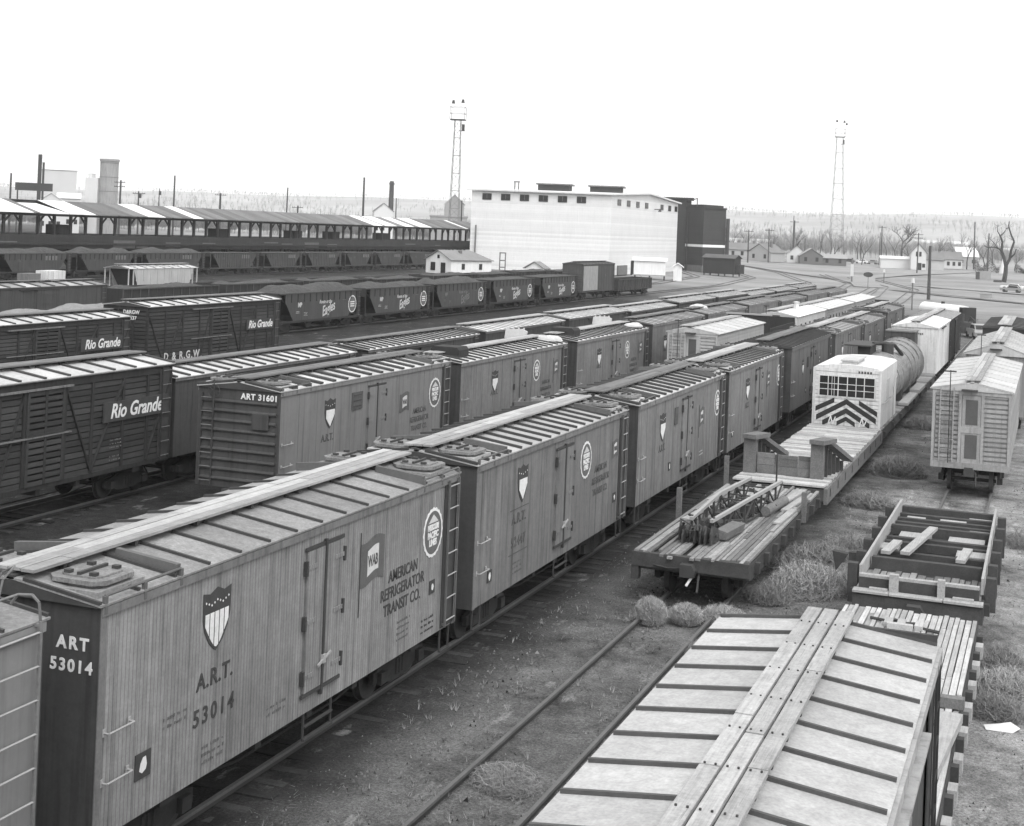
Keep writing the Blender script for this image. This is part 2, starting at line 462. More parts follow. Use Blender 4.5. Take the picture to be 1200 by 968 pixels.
def ladder(parent, y0, y1, x, z0, z1, n=7, m=None, mats=None, d=.07, back=True):
    l = MB()
    if back: l.box(x-.012, x+.002, y0-.06, y1+.06, z0-.02, z1-.06, 2)  # dark strip painted for the shaded recess behind the rungs
    for y in (y0, y1): l.box(x+d-.02, x+d+.012, y-.022, y+.022, z0, z1)
    for k in range(n):
        z = z0 + .12 + (z1-z0-.25)*k/(n-1)
        l.tube((x+d, y0, z), (x+d, y1, z), .014, 6, mi=1)
    for y in (y0, y1):
        for z in (z0+.05, z1-.05): l.box(x, x+d, y-.02, y+.02, z-.02, z+.02)
    return l.build('ladder', (mats or [P_RIBM, P_RUNG]) + [P_INK], parent)
def end_ladder(parent, x0, x1, y, z0, z1, n=7, sgn=-1, mats=None):
    l = MB()
    for x in (x0, x1): l.box(x-.022, x+.022, min(y, y+sgn*.08), max(y, y+sgn*.08), z0, z1)
    for k in range(n):
        z = z0 + .12 + (z1-z0-.25)*k/(n-1)
        l.tube((x0, y+sgn*.07, z), (x1, y+sgn*.07, z), .014, 6, mi=1)
    return l.build('ladder', mats or [P_IRON, P_TRIM], parent)
def grab(parent, y0, y1, x, z, m=None):
    g = MB(); g.path([(x, y0, z), (x+.09, y0, z), (x+.09, y1, z), (x, y1, z)], .014, 6)
    g.box(x, x+.015, y0-.03, y0+.03, z-.05, z+.05); g.box(x, x+.015, y1-.03, y1+.03, z-.05, z+.05)
    return g.build('grab_iron', m or P_RUNG, parent)
def planks_y(m, x0, x1, n, y0, y1, z, t=.035, rnd=None, gap=.012, pieces=2, mi=0, jit=.0):
    """boards running along Y, n across, each in a few lengths"""
    rnd = rnd or random.Random(int(y0*13+x0*7))
    w = (x1-x0)/n
    for i in range(n):
        cuts = [y0] + sorted(y0+(y1-y0)*(k+.5*rnd.uniform(.5,1.5))/pieces for k in range(pieces-1)) + [y1] if pieces > 1 else [y0, y1]
        for a, b in zip(cuts, cuts[1:]):
            dz = rnd.uniform(-jit, jit); e = rnd.uniform(-jit, jit)
            m.box(x0+i*w+gap/2+e*.4, x0+(i+1)*w-gap/2+e*.4, a+.006, b-.006, z-t+dz, z+dz, mi)
def running_board(parent, L, z, m, x0=-.33, x1=.33, n=3, y0=.0, pieces=4, t=.04):
    b = MB(); planks_y(b, x0, x1, n, y0, L-y0, z, t, random.Random(int(L*100+z*10)), .014, pieces, jit=.008)
    o = b.build('running_board', m, parent)
    k = MB(); y = .7
    while y < L: k.box(x0+.05, x1-.05, y-.04, y+.04, z-t-.085, z-t-.008); y += 1.6
    k.each('running_board_saddle', P_IRON, parent)
    return o
def gable_roof(parent, L, w, ze, zr, npan, ribw, ribh, mats, over=.03, name='roof', end_band=0., ribs=True, y0=-.06):
    """sheet roof: one slab per panel and slope, standing ribs between; mats = [sheet, rib]"""
    m = MB(); y1 = L - y0; p = (y1-y0)/npan; W = w+over; sl = (zr-ze)/W
    for i in range(npan):
        a, b = y0+i*p, y0+(i+1)*p
        m.slab((0,a,zr), (W,a,ze), (W,b,ze), (0,b,zr), .03)
        m.slab((-W,a,ze), (0,a,zr), (0,b,zr), (-W,b,ze), .03)
    if ribs:
        for i in range(npan+1):
            y = min(max(y0+i*p, y0+ribw/2), y1-ribw/2)
            for s in (-1, 1):
                m.bar((s*.2, y, zr-.2*sl+.03+ribh/2-.004), (s*(W-.02), y, ze+.02*sl+.03+ribh/2-.004), ribw, ribh, 1, up=(0,0,1))
    m.box(-.06, .06, y0, y1, zr+.0, zr+.055, 1)
    # gable fill and roof edge strips
    for y, d in ((y0, 1), (y1, -1)):
        m.prism([(-W+.01,ze-.01),(W-.01,ze-.01),(.0,zr-.005)], 'y', min(y, y+d*.05), max(y, y+d*.05), 1)
    return m.build(name, mats, parent)

# ------------------------------------------------------------------ emblems on the side plane (local x along the car, y up, z outward)
def emblem(parent, name, loc, mb, mats, rot=SIDE):
    return mb.build(name, mats, parent, loc, rot)
def poly(m, pts, z0, z1, mi): m.prism(pts, 'z', z0, z1, mi)
def shield(parent, x, y, z, w=.72, h=.9, detail=True):
    """crested shield: dark chief with a star band, pale stripes below"""
    m = MB(); a = w/2
    out = [(-a, h*.46), (-a*.5, h*.42), (0, h*.5), (a*.5, h*.42), (a, h*.46), (a*.98, .04*h), (a*.82, -h*.16), (a*.48, -h*.36), (0, -h*.5), (-a*.48, -h*.36), (-a*.82, -h*.16), (-a*.98, .04*h)]
    poly(m, out[::-1], 0, .006, 0)
    top = h*.12
    n = 5 if detail else 1
    for i in range(n):
        u0 = -a*.86 + 2*a*.86*(i+.1)/n; u1 = -a*.86 + 2*a*.86*(i+.9)/n if detail else a*.86
        def low(u):
            q = abs(u)/a
            return -h*.45 + h*.50*q**1.35
        poly(m, [(u0, top), (u0, low(u0)), ((u0+u1)/2, low((u0+u1)/2) if abs(u0+u1) > .01 else -h*.44), (u1, low(u1)), (u1, top)], .006, .010, 1)
    for i in range(9 if detail else 5):
        u = -a*.8 + a*1.6*i/(8 if detail else 4); v = h*.27 + .03*h*math.cos(i*math.pi/2)
        poly(m, [(u-.018, v), (u, v-.018), (u+.018, v), (u, v+.018)], .006, .010, 1)
    return emblem(parent, 'shield_emblem', (x, y, z), m, [P_INK, P_WHITE])
def medallion(parent, x, y, z, r=.46, text=True, tall=1.05, ground=None, small=False):
    """round buzz-saw railway herald: pale toothed ring round a dark disc with three lines of lettering"""
    m = MB(); n = 40
    def ring(rr, z0, z1, mi, saw=0.):
        pts = []
        for i in range(n):
            q = rr*(1 + (saw if i % 2 else 0)); t = 2*math.pi*i/n
            pts.append((q*math.cos(t), q*tall*math.sin(t)))
        poly(m, pts, z0, z1, mi)
    ring(r, 0, .005, 1, -.05); ring(r*.85, .005, .008, 0)
    if not text:
        for k in (.24, 0, -.24): m.box(-r*.5, r*.5, r*(k-.06), r*(k+.06), .008, .011, 1)
    if text: m.prism([(-r*.5,r*.42),(r*.5,r*.42),(0,r*.75)], 'z', .008, .011, 2)
    o = emblem(parent, 'round_herald', (x, y, z), m, [ground or mat('herald ground', .115, .25, 3, .8, streak=.25), P_WHITE, P_LIGHT])
    if text:
        for k, s in enumerate(('MISSOURI', 'PACIFIC', 'LINES')):
            letter(s, r*(.36 if k else .33), P_WHITE, o, (0, r*(.22-.32*k), .009), (0,0,0), bold=.008, sx=.78 if k < 1 else .85)
    return o
def flag(parent, x, y, z, s=1., pole=True):
    """waving banner: dark border, pale inner field with dark lettering, staff at its left"""
    m = MB(); w, h = .9*s, .74*s
    def wav(u): return .045*s*math.sin(u/w*6.0+.6) + .02*s
    def band(u0, u1, v0, v1, z0, z1, mi, k=8):
        top = [(u0+(u1-u0)*i/k, v1+wav(u0+(u1-u0)*i/k)) for i in range(k+1)]
        bot = [(u0+(u1-u0)*i/k, v0+wav(u0+(u1-u0)*i/k)) for i in range(k+1)]
        poly(m, bot + top[::-1], z0, z1, mi)
    band(-w/2, w/2, -h/2, h/2, 0, .005, 0)
    band(-w*.36, w*.36, -h*.38, h*.38, .005, .0055, 0)
    band(-w*.22, w*.24, -h*.30, h*.28, .006, .009, 1)
    if pole: m.box(-w/2-.03, -w/2, -h*1.15, h*.75, 0, .006, 2)
    o = emblem(parent, 'flag_emblem', (x, y, z), m, [mat('flag border', .10, .2, 3, .8, streak=.2), P_LIGHT, P_INK])
    letter('WAB', .26*s, P_INKF, o, (0, .01*s, .010), (0,0,0), sx=.62, bold=.008)
    return o

# ------------------------------------------------------------------ refrigerator car
def reefer(label, loc, L=11.7, ze=3.9, zr=4.1, side=P_SIDE, end=P_END, roof=P_ROOF, rib=P_RIB, board=P_PLANK,
           npan=14, ribw=.045, ribh=.045, hatches=True, dread=False, wood=True, lite=False, group='refrigerator cars standing in rows', rz=0., flush_end=False, ladder_on=True, cat='freight car'):
    t = thing('refrigerator_car', label, cat, loc, rz, group)
    w = 1.4
    zs = .88 if wood else .95
    b = MB(); b.box(-w+.02, w-.02, .03, L-.03, zs, ze-.01)
    b.build('body', side, t)
    e = MB()
    for y, s in ((0., -1), (L, 1)):
        y0, y1 = (y-.0, y+.03) if s < 0 else (y-.03, y)
        e.prism([(-w,zs),(w-.012,zs),(w-.012,ze-.02),(0,zr-.03),(-w,ze-.02)], 'y', y0, y1)
        if dread:
            for k in range(9):
                z = zs+.25 + k*(ze-zs-.35)/9.
                e.tube((-w+.1, y+s*.005, z), (w-.12, y+s*.005, z), .055, 8)
        e.build('end_panel', end, t); e = MB()
    # trim: fascia below the eave, corner boards
    f = MB()
    f.box(w-.018, w+.022, 0, L, ze-.13, ze-.012); f.box(-w-.022, -w+.018, 0, L, ze-.13, ze-.012)
    if wood:
        for y0, y1 in ((.0,.12), (L-.12, L)): f.box(w-.018, w+.006, y0, y1, zs, ze-.132)
    else:
        n = 11
        for k in range(1, n): f.box(w-.02, w-.012, L*k/n-.012, L*k/n+.012, zs, ze-.132)
    f.build('side_trim', side if not wood else P_TRIM, t)
    gable_roof(t, L, w, ze, zr, npan, ribw, ribh, [roof, rib])
    if board: running_board(t, L, zr+.14, board, pieces=4)
    if hatches:
        for y in (.62, L-.62):
            pl = MB()
            zz = zr-.10
            for sx in (-1, 1):
                x0, x1 = sx*.34, sx*1.25
                x0, x1 = min(x0,x1), max(x0,x1)
                pl.box(x0, x1, y-.5, y+.5, zz-.06, zz+.035)
            pl.each('hatch_coaming', roof, t)
            for sx in (-1, 1):
                h = MB(); cx = sx*.78; hw, hh, c = .44, .43, .13
                o = [(cx-hw+c,y-hh),(cx+hw-c,y-hh),(cx+hw,y-hh+c),(cx+hw,y+hh-c),(cx+hw-c,y+hh),(cx-hw+c,y+hh),(cx-hw,y+hh-c),(cx-hw,y-hh+c)]
                h.prism(o, 'z', zz+.08, zz+.14)
                h.prism([(cx+(a-cx)*.82, y+(q-y)*.82) for a, q in o], 'z', zz+.03, zz+.08)
                h.prism([(cx+(a-cx)*.72, y+(q-y)*.72) for a, q in o], 'z', zz+.14, zz+.165)
                for (u, v) in ((-.2,-.24),(.2,-.24),(-.2,.24),(.2,.24)):
                    h.box(cx+u-.05, cx+u+.05, y+v-.04, y+v+.04, zz+.165, zz+.21, 1)
                h.bar((cx, y-.3, zz+.185), (cx, y+.3, zz+.185), .05, .04, 1)
                h.build('ice_hatch', [P_HATCH, P_IRON], t)
        for a, b_ in ((.06, 1.75), (L-1.75, L-.06)):
            er = MB(); er.tube((w+.0, a, ze+.13), (w+.0, b_, ze+.13), .02, 6)
            for y in (a, (a+b_)/2, b_): er.box(w-.02, w+.03, y-.03, y+.03, ze-.1, ze+.13)
            er.build('eave_rail', P_RIBM, t)
        for y in (1.72, L-1.72):
            c = MB()
            for sx in (-1, 1):
                c.bar((sx*.36, y, zr+.02), (sx*1.38, y, ze+.11), .09, .17)
            c.each('hatch_stop_rail', P_RIBM, t)
    # side doors (two leaves with strap hinges, one locking bar)
    d0 = L*.46; d1 = d0+1.22
    for k, (a, b_) in enumerate(((d0, d0+.58), (d0+.64, d1))):
        d = MB(); d.box(w-.02, w+.03, a, b_, zs+.36, ze-.36)
        o = d.build('door', side, t)
        if not lite:
            h = MB()
            for z in (zs+.62, (zs+ze)/2, ze-.62):
                y0 = a-.06 if k == 0 else b_-.30
                h.box(w+.03, w+.045, y0, y0+.36, z-.035, z+.035, 1)
                yy = a-.05 if k == 0 else b_+.05
                h.box(w-.0, w+.06, yy-.025, yy+.025, z-.12, z+.12)
            h.each('hinge', [P_IRON, side], o, 2)
    lk = MB(); y = d0+.61
    lk.box(w+.0, w+.05, y-.03, y+.03, zs+.2, ze-.25)
    lk.box(w-.0, w+.028, d0-.05, d1+.05, ze-.35, ze-.29); lk.box(w-.0, w+.035, d0-.05, d1+.05, zs+.29, zs+.35)
    lk.build('door_lock_bar', P_IRON, t)
    if not lite:
        hd = MB(); hd.bar((w+.07, y-.22, zs+.72), (w+.07, y+.22, zs+.86), .03, .04); hd.box(w+.03, w+.08, y-.05, y+.05, zs+.72, zs+.86)
        hd.build('door_handle', P_RUNG, t)
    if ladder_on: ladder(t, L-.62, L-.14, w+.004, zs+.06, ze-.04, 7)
    if not lite:
        grab(t, .14, .68, w, zs+1.38); grab(t, .14, .68, w, zs+.74)
        y = d0+.62
        for a, b_ in ((.1, .53), (L-.6, L-.17), (y-.45, y+.5)):
            st = MB()
            for q in (a, b_): st.box(w-.06, w-.03, q-.02, q+.02, .45, zs)
            st.box(w-.06, w-.0, a-.02, b_+.02, .42, .46)
            if b_-a > .6: st.box(w-.05, w-.0, a, b_, .64, .67)
            st.build('sill_step', P_IRON, t)
        bwz = zr+.05
        bk = MB(); bk.tube((-.75, -.2, ze-.8), (-.75, -.2, bwz), .018, 6)
        n = 14
        for i in range(n):
            a, b_ = 2*math.pi*i/n, 2*math.pi*(i+1)/n
            bk.tube((-.75+.2*math.cos(a), -.2, bwz-.35+.2*math.sin(a)), (-.75+.2*math.cos(b_), -.2, bwz-.35+.2*math.sin(b_)), .014, 5)
        for i in range(5):
            a = 2*math.pi*i/5; bk.tube((-.75, -.2, bwz-.35), (-.75+.2*math.cos(a), -.2, bwz-.35+.2*math.sin(a)), .01, 5)
        bk.build('brake_wheel', P_IRON, t)
    running_gear(t, L, rods=wood)
    return t
X_SIDE = 1.386
def placard(t, y, z, white=True, x=X_SIDE, k=1.):
    """small dark routing board with a torn white card"""
    m = MB(); h = .13*k; rnd = random.Random(int(y*31+z*17)); m.box(x, x+.012, y-h, y+h, z-h, z+h)
    if white:
        n = 7; m.add([(x+.014, y+h*.55*math.cos(6.283*i/n)*rnd.uniform(.5, 1.1), z+h*.75*math.sin(6.283*i/n)*rnd.uniform(.6, 1.1)) for i in range(n)], [tuple(range(n))], 1)
    m.build('placard_board', [P_INK, P_WHITE], t)
def stencil(t, y, z, rows, m=P_STEN, x=X_SIDE, rot=None):
    """rows of worn data stencilling too faint to read: short dashes"""
    b = MB(); rnd = random.Random(int(y*100+z*10))
    for r in range(rows):
        u = 0.
        while u < .55:
            k = rnd.uniform(.02, .06); h_ = rnd.uniform(.025, .05); b.box(x, x+.003, y+u, y+u+k, z-r*.11, z-r*.11+h_); u += k+rnd.choice((.02, .02, .07))
    o = b.build('data_stencil', m, t); o['kind'] = 'stuff'; return o

# ------------------------------------------------------------------ boxcar (mostly seen from above)
def boxcar(label, loc, L=12.6, ze=3.7, zr=3.9, side=P_HOP, end=P_HOPD, roof=P_ROOFL, rib=P_RIB, board=P_PLANKD, npan=14, ribw=.1, ribh=.06,
           group=None, cat='freight car', door=True, w=1.38, corr=False, rx=(-.3, .3)):
    t = thing('boxcar', label, cat, loc, 0, group)
    b = MB(); b.box(-w+.02, w-.02, .03, L-.03, .95, ze-.01)
    n = 12
    for k in range(n+1): b.box(w-.021, w-.008, L*k/n-.03 if 0<k<n else max(.031, L*k/n-.06), min(L-.031, L*k/n+.03), .95, ze-.1)
    b.build('body', side, t)
    e = MB()
    for y0, y1, s in ((0, .03, -1), (L-.03, L, 1)):
        e.prism([(-w,.95),(w-.012,.95),(w-.012,ze-.02),(0,zr-.03),(-w,ze-.02)], 'y', y0, y1)
        if corr:
            for k in range(8): e.tube((-w+.1, y0 if s<0 else y1, 1.2+k*.31), (w-.12, y0 if s<0 else y1, 1.2+k*.31), .05, 8)
        e.build('end_panel', end, t); e = MB()
    f = MB(); f.box(w-.02, w+.03, 0, L, ze-.1, ze-.012); f.build('side_trim', P_TRIM if roof is P_ROOFL else side, t)
    gable_roof(t, L, w, ze, zr, npan, ribw, ribh, [roof, rib], over=.06)
    running_board(t, L, zr+.14, board, rx[0], rx[1])
    if door:
        d = MB(); d.box(w-.01, w+.05, L*.43, L*.58, 1.1, ze-.2)
        for k in range(4): d.box(w+.05, w+.065, L*.43, L*.58, 1.3+k*.6, 1.38+k*.6)
        d.build('door', side, t)
        d = MB(); d.box(w+.0, w+.08, L*.30, L*.60, ze-.2, ze-.14); d.build('door_track', P_IRON, t)
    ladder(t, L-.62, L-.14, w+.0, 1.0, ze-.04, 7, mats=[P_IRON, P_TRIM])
    running_gear(t, L, w, rods=False)
    return t

# ------------------------------------------------------------------ slatted stock car
def stock_car(label, loc, L=12.7, ze=4.05, zr=4.25, group='slatted stock cars', roof=P_ROOFL):
    t = thing('stock_car', label, 'freight car', loc, 0, group)
    w = 1.36
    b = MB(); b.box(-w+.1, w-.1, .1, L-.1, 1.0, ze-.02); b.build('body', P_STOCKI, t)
    s, s_ = MB(), MB(); nb = 15; p = (ze-.25-1.05)/nb; rnd = random.Random(5)
    for k in range(nb):
        z = 1.05+k*p
        for a, c, q in ((.0, L*.24, s), (L*.24, L*.44, s), (L*.58, L*.8, s_), (L*.8, L, s_)):
            q.box(w-.09, w-.05+rnd.uniform(0,.012), a+.01, c-.01, z, z+p*.8)
    s.build('side_slats', P_STOCK, t); s_.build('side_slats', P_STOCK, t)
    for y0, y1 in ((.03, .075), (L-.075, L-.03)):
        s = MB()
        for k in range(nb): s.box(-w+.05, w-.06, y0, y1, 1.05+k*p, 1.05+k*p+p*.8)
        s.build('end_slats', P_STOCK, t)
    f = MB()
    f.box(w-.05, w+.0, 0, L, .92, 1.06); f.box(w-.05, w+.0, 0, L, ze-.26, ze-.03)
    ys = [0, L*.12, L*.24, L*.36, L*.44, L*.58, L*.68, L*.8, L*.9, L]
    for y in ys: f.box(w-.051, w+.01, max(0,y-.055), min(L,y+.055), 1.06, ze-.26)
    for a, c in ((ys[0], ys[1]), (ys[2], ys[1]), (ys[4], ys[3]), (ys[5], ys[6]), (ys[7], ys[6]), (ys[9], ys[8])):
        f.bar((w-.02, a, ze-.3), (w-.02, c, 1.1), .05, .09, up=(1,0,0))
    for x in (-w+.04, -.45, .45, w-.1): f.box(x-.05, x+.05, -.01, .03, 1.0, ze-.03)
    f.box(-w, w-.055, -.0, .05, ze-.2, ze-.02); f.box(-w, w-.055, 0, .05, .92, 1.05)
    f.build('side_frame_posts', P_HOPD, t)
    d = MB()
    for k in range(nb):
        z = 1.05+k*p
        d.box(w-.04, w+.03, L*.45, L*.57, z+.01, z+p*.7)
    for y in (L*.45, L*.51, L*.57): d.box(w-.045, w+.045, y-.05, y+.05, 1.06, ze-.3)
    d.box(w+.03, w+.05, L*.45, L*.57, 2.45, 2.53)
    d.build('door', P_STOCK, t)
    d = MB(); d.box(w+.01, w+.08, L*.3, L*.6, ze-.28, ze-.22); d.box(w-.0, w+.06, L*.3, L*.6, 2.42, 2.46); d.build('door_track', P_TRIM, t)
    gable_roof(t, L, w+.04, ze, zr, 12, .12, .055, [roof, P_RIB], over=.04)
    running_board(t, L, zr+.14, P_PLANKD, -.36, .36)
    e = MB(); e.box(w, w+.06, -.03, L+.03, ze-.03, ze+.02); e.build('eave_strip', P_TRIM, t)
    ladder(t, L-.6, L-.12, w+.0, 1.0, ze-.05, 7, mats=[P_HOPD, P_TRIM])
    running_gear(t, L, w)
    return t
def board_sign(t, y0, y1, z0, z1, words, size, x=1.36, shear=.25):
    m = MB(); m.box(x+.0, x+.05, y0, y1, z0, z1); b = m.build('sign_board', P_INK, t)
    letter(words, size, P_WHITE, b, (x+.052, (y0+y1)/2, (z0+z1)/2), SIDE, shear=shear, bold=.014, sx=.93)

# ------------------------------------------------------------------ open hopper with coal, gondola, covered hopper
def heap(parent, name, x0, x1, y0, y1, z, h, m, seed=1, nx=10, ny=34):
    rnd = random.Random(seed); vs, fs = [], []
    ph = [rnd.uniform(0, 6) for _ in range(4)]
    for j in range(ny+1):
        for i in range(nx+1):
            u, v = i/nx, j/ny
            e = min(1, min(u, 1-u)*3.0) * min(1, min(v, 1-v)*5.)
            e = e*(2-e)
            k = .72 + .16*math.sin(v*9+ph[0]) + .1*math.sin(v*21+u*4+ph[1]) + .08*math.sin(u*11+v*13+ph[2])
            vs.append((x0+(x1-x0)*u, y0+(y1-y0)*v, z + h*e*k + rnd.uniform(-.035, .035)*(1 if 0<i<nx and 0<j<ny else 0)))
    for j in range(ny):
        for i in range(nx):
            a = j*(nx+1)+i; fs.append((a, a+1, a+nx+2, a+nx+1))
    me = bpy.data.meshes.new(name); me.from_pydata(vs, [], fs); me.materials.append(m); me.update()
    return link(name, me, parent)
def hopper(label, loc, L=11.6, zt=3.2, load=.75, seed=1, group='loaded coal hoppers', paint=P_HOP, ribs=False, coal=P_COAL):
    t = thing('coal_hopper', label, 'freight car', loc, 0, group)
    w = 1.45
    b = MB(); k = 2.3
    for s in (-1, 1):
        x0, x1 = sorted((s*w, s*(w-.05)))
        b.prism([(.9,zt),(L-.9,zt),(L-1.0,2.45),(L-k,1.0),(k,1.0),(1.0,2.45)][::1], 'x', x0, x1)
        b.box(min(s*w, s*(w+.06)), max(s*w, s*(w+.06)), .05, L-.05, zt-.1, zt)
    b.build('body', paint, t)
    q = MB()
    q.slab((-w+.05,.1,2.55+.4),(w-.05,.1,2.55+.4),(w-.05,k+1,.9),(-w+.05,k+1,.9), .04)
    q.slab((-w+.05,L-k-1,.9),(w-.05,L-k-1,.9),(w-.05,L-.1,2.95),(-w+.05,L-.1,2.95), .04)
    q.box(-w+.06, w-.06, k+.3, L-k-.3, .95, zt-.5)
    q.box(-w+.02, w-.02, .05, .1, 2.5, zt); q.box(-w+.02, w-.02, L-.1, L-.05, 2.5, zt)
    for y in (L*.38, L*.62): q.prism([(y-.9,1.0),(y+.9,1.0),(y+.3,.35),(y-.3,.35)], 'x', -w+.3, w-.3)
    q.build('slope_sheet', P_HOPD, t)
    p = MB()
    for s in (-1, 1):
        p.box(min(s*(w-.08), s*(w+.02)), max(s*(w-.08), s*(w+.02)), .05, L-.05, .82, 1.0)
        for y in (.1, L-.18): p.box(min(s*(w-.08), s*(w+.02)), max(s*(w-.08), s*(w+.02)), y, y+.09, 1.0, zt-.1)
        n = 19 if ribs else 12
        for i in range(n+1):
            y = .9+(L-1.8)*i/n; z0 = 1.05 if ribs and k < y < L-k else zt-.75
            p.box(min(s*w, s*(w+.05)), max(s*w, s*(w+.05)), y-.035, y+.035, z0, zt-.1)
    p.build('side_posts', paint if ribs else P_HOPD, t)
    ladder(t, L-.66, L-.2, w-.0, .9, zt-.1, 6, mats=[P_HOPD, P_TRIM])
    if load: heap(t, 'coal_load', -w+.05, w-.05, .15, L-.15, zt-.06, load, coal, seed)
    running_gear(t, L, w-.1, rods=False)
    return t
def gondola(label, loc, L=13., zt=2.3, group='gondolas', paint=P_HOPD, load=None, seed=1, lh=.5, w=1.45, n=12):
    t = thing('gondola', label, 'freight car', loc, 0, group)
    b = MB()
    b.box(-w, w, 0, L, .95, 1.1)
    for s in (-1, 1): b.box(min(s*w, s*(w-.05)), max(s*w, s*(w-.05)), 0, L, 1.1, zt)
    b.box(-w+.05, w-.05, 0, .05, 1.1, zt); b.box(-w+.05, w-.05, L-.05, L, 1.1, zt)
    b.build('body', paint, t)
    p = MB()
    for s in (-1, 1):
        for i in range(n+1):
            y = min(max(L*i/n, .06), L-.06)
            p.box(min(s*w, s*(w+.07)), max(s*w, s*(w+.07)), y-.045, y+.045, .95, zt-.08)
        p.box(min(s*w, s*(w+.09)), max(s*w, s*(w+.09)), 0, L, zt-.08, zt+.02)
    p.build('side_posts', P_HOP, t)
    if load: heap(t, 'load', -w+.06, w-.06, .1, L-.1, zt-.25, lh, load, seed)
    running_gear(t, L, w-.1, rods=False)
    return t
def covered_hopper(label, loc, L=10.6, zt=3.5):
    t = thing('covered_hopper', label, 'freight car', loc)
    w = 1.45; b = MB(); k = 1.9
    for s in (-1, 1):
        x0, x1 = sorted((s*w, s*(w-.05)))
        b.prism([(.9,zt),(L-.9,zt),(L-k,1.0),(k,1.0)], 'x', x0, x1)
    b.build('body', P_COV, t)
    q = MB()
    q.slab((-w+.05,.9,zt-.05),(w-.05,.9,zt-.05),(w-.05,k+1,.9),(-w+.05,k+1,.9), .04)
    q.slab((-w+.05,L-k-1,.9),(w-.05,L-k-1,.9),(w-.05,L-.9,zt-.05),(-w+.05,L-.9,zt-.05), .04)
    q.each('slope_sheet', P_HOPD, t)
    p = MB()
    for i in range(9):
        y = 1.3+(L-2.6)*i/8; p.box(w, w+.06, y-.05, y+.05, 1.1 if .2 < i/8 < .9 else 2.3, zt-.05)
    for y in (.05, .85, L-.95, L-.15):
        for s in (-1, 1): p.box(s*(w-.06)-.05, s*(w-.06)+.05, y, y+.1, 1.0, zt-.0)
    p.box(-w, w, .05, L-.05, .9, 1.0)
    p.build('side_posts', P_COV, t)
    gable_roof(t, L, w, zt, zt+.3, 8, .08, .05, [P_ROOFW, P_RIBM], over=.05)
    h = MB()
    for i in range(5):
        for s in (-1, 1): h.box(s*.6-.3, s*.6+.3, 1.2+i*1.9, 1.9+i*1.9, zt+.14, zt+.26)
    h.each('hatch', P_COV, t)
    running_board(t, L, zt+.46, P_PLANK)
    running_gear(t, L, w-.1, rods=False)
    return t
def deck_planks(t, x0, x1, y0, y1, z, seed, across=True, ragged=.0, mats=P_DECK, wid=.2, t_=.06, skip=0.):
    m = MB(); rnd = random.Random(seed); 
    if across:
        y = y0
        while y < y1-.05:
            e = min(wid*rnd.uniform(.7, 1.25), y1-y)
            if rnd.random() > skip:
                a, b = x0-rnd.random()*ragged, x1+rnd.random()*ragged; dz = rnd.uniform(-.012, .012); k = rnd.uniform(-.02,.02)
                if rnd.random() < .45:
                    c = x0+(x1-x0)*rnd.uniform(.3, .7)
                    m.box(a, c-.006, y+.006, y+e-.006, z-t_+dz, z+dz); m.box(c+.006, b, y+.008, y+e-.005, z-t_-dz, z-dz)
                else: m.box(a, b, y+.006, y+e-.006, z-t_+dz, z+dz)
            y += e
    else:
        x = x0
        while x < x1-.05:
            e = min(wid*rnd.uniform(.75, 1.2), x1-x); y = y0 - rnd.random()*ragged
            while y < y1-.3:
                q = min(y1+rnd.random()*ragged, y+rnd.uniform(1.6, 4.5)); dz = rnd.uniform(-.02, .03)
                if rnd.random() > skip: m.box(x+.008, x+e-.008-rnd.random()*.012, y+.008, q-.008, z-t_+dz, z+dz)
                y = q
            x += e
    return m.build('deck_planks', mats, t)
def flat_frame(t, L, w, z=1.15, name='frame', m=P_TIMBERD):
    b = MB()
    for s in (-1, 1): b.box(min(s*w, s*(w-.16)), max(s*w, s*(w-.16)), .16, L-.16, z-.45, z-.065)
    b.box(-w, w, 0, .16, z-.42, z-.065); b.box(-w, w, L-.16, L, z-.42, z-.065)
    b.box(-w+.2, w-.2, .2, L-.2, z-.3, z-.09)
    b.build(name, m, t)
    p = MB(); n = 9
    for i in range(n):
        y = .7+(L-1.4)*i/(n-1)
        for s in (-1, 1): p.box(min(s*w, s*(w+.12)), max(s*w, s*(w+.12)), y-.09, y+.09, z-.36, z-.1)
    p.each('stake_pocket', P_IRON, t)
    running_gear(t, L, w-.05, sill=z-.46)

# ================================================================== ROW A: the long string of reefers in front
GA = 'refrigerator cars in the long front string'
def marks_plain(t, ys, L, text=True, zsh=3.1, ink=P_INKF, art='A.R.T.', num=None, circ=2.95, fl=None, words=None, detail=False):
    """ys = (shield, herald, flag) positions along the car"""
    shield(t, X_SIDE, ys[0], zsh, detail=detail)
    letter(art, .3, ink, t, (X_SIDE, ys[0], 2.3), bold=.006)
    if num: letter(num, .3, ink, t, (X_SIDE, ys[0], 1.78), bold=.006, space=1.15)
    if ys[1]: medallion(t, X_SIDE, ys[1], circ, .45)
    if ys[2]: flag(t, X_SIDE, ys[2], fl or 2.85, .8)
    if words:
        for k, s in enumerate(('AMERICAN', 'REFRIGERATOR', 'TRANSIT CO.')):
            letter(s, .23, ink, t, (X_SIDE, words[0], words[1]-.29*k), bold=.003, sx=.9)

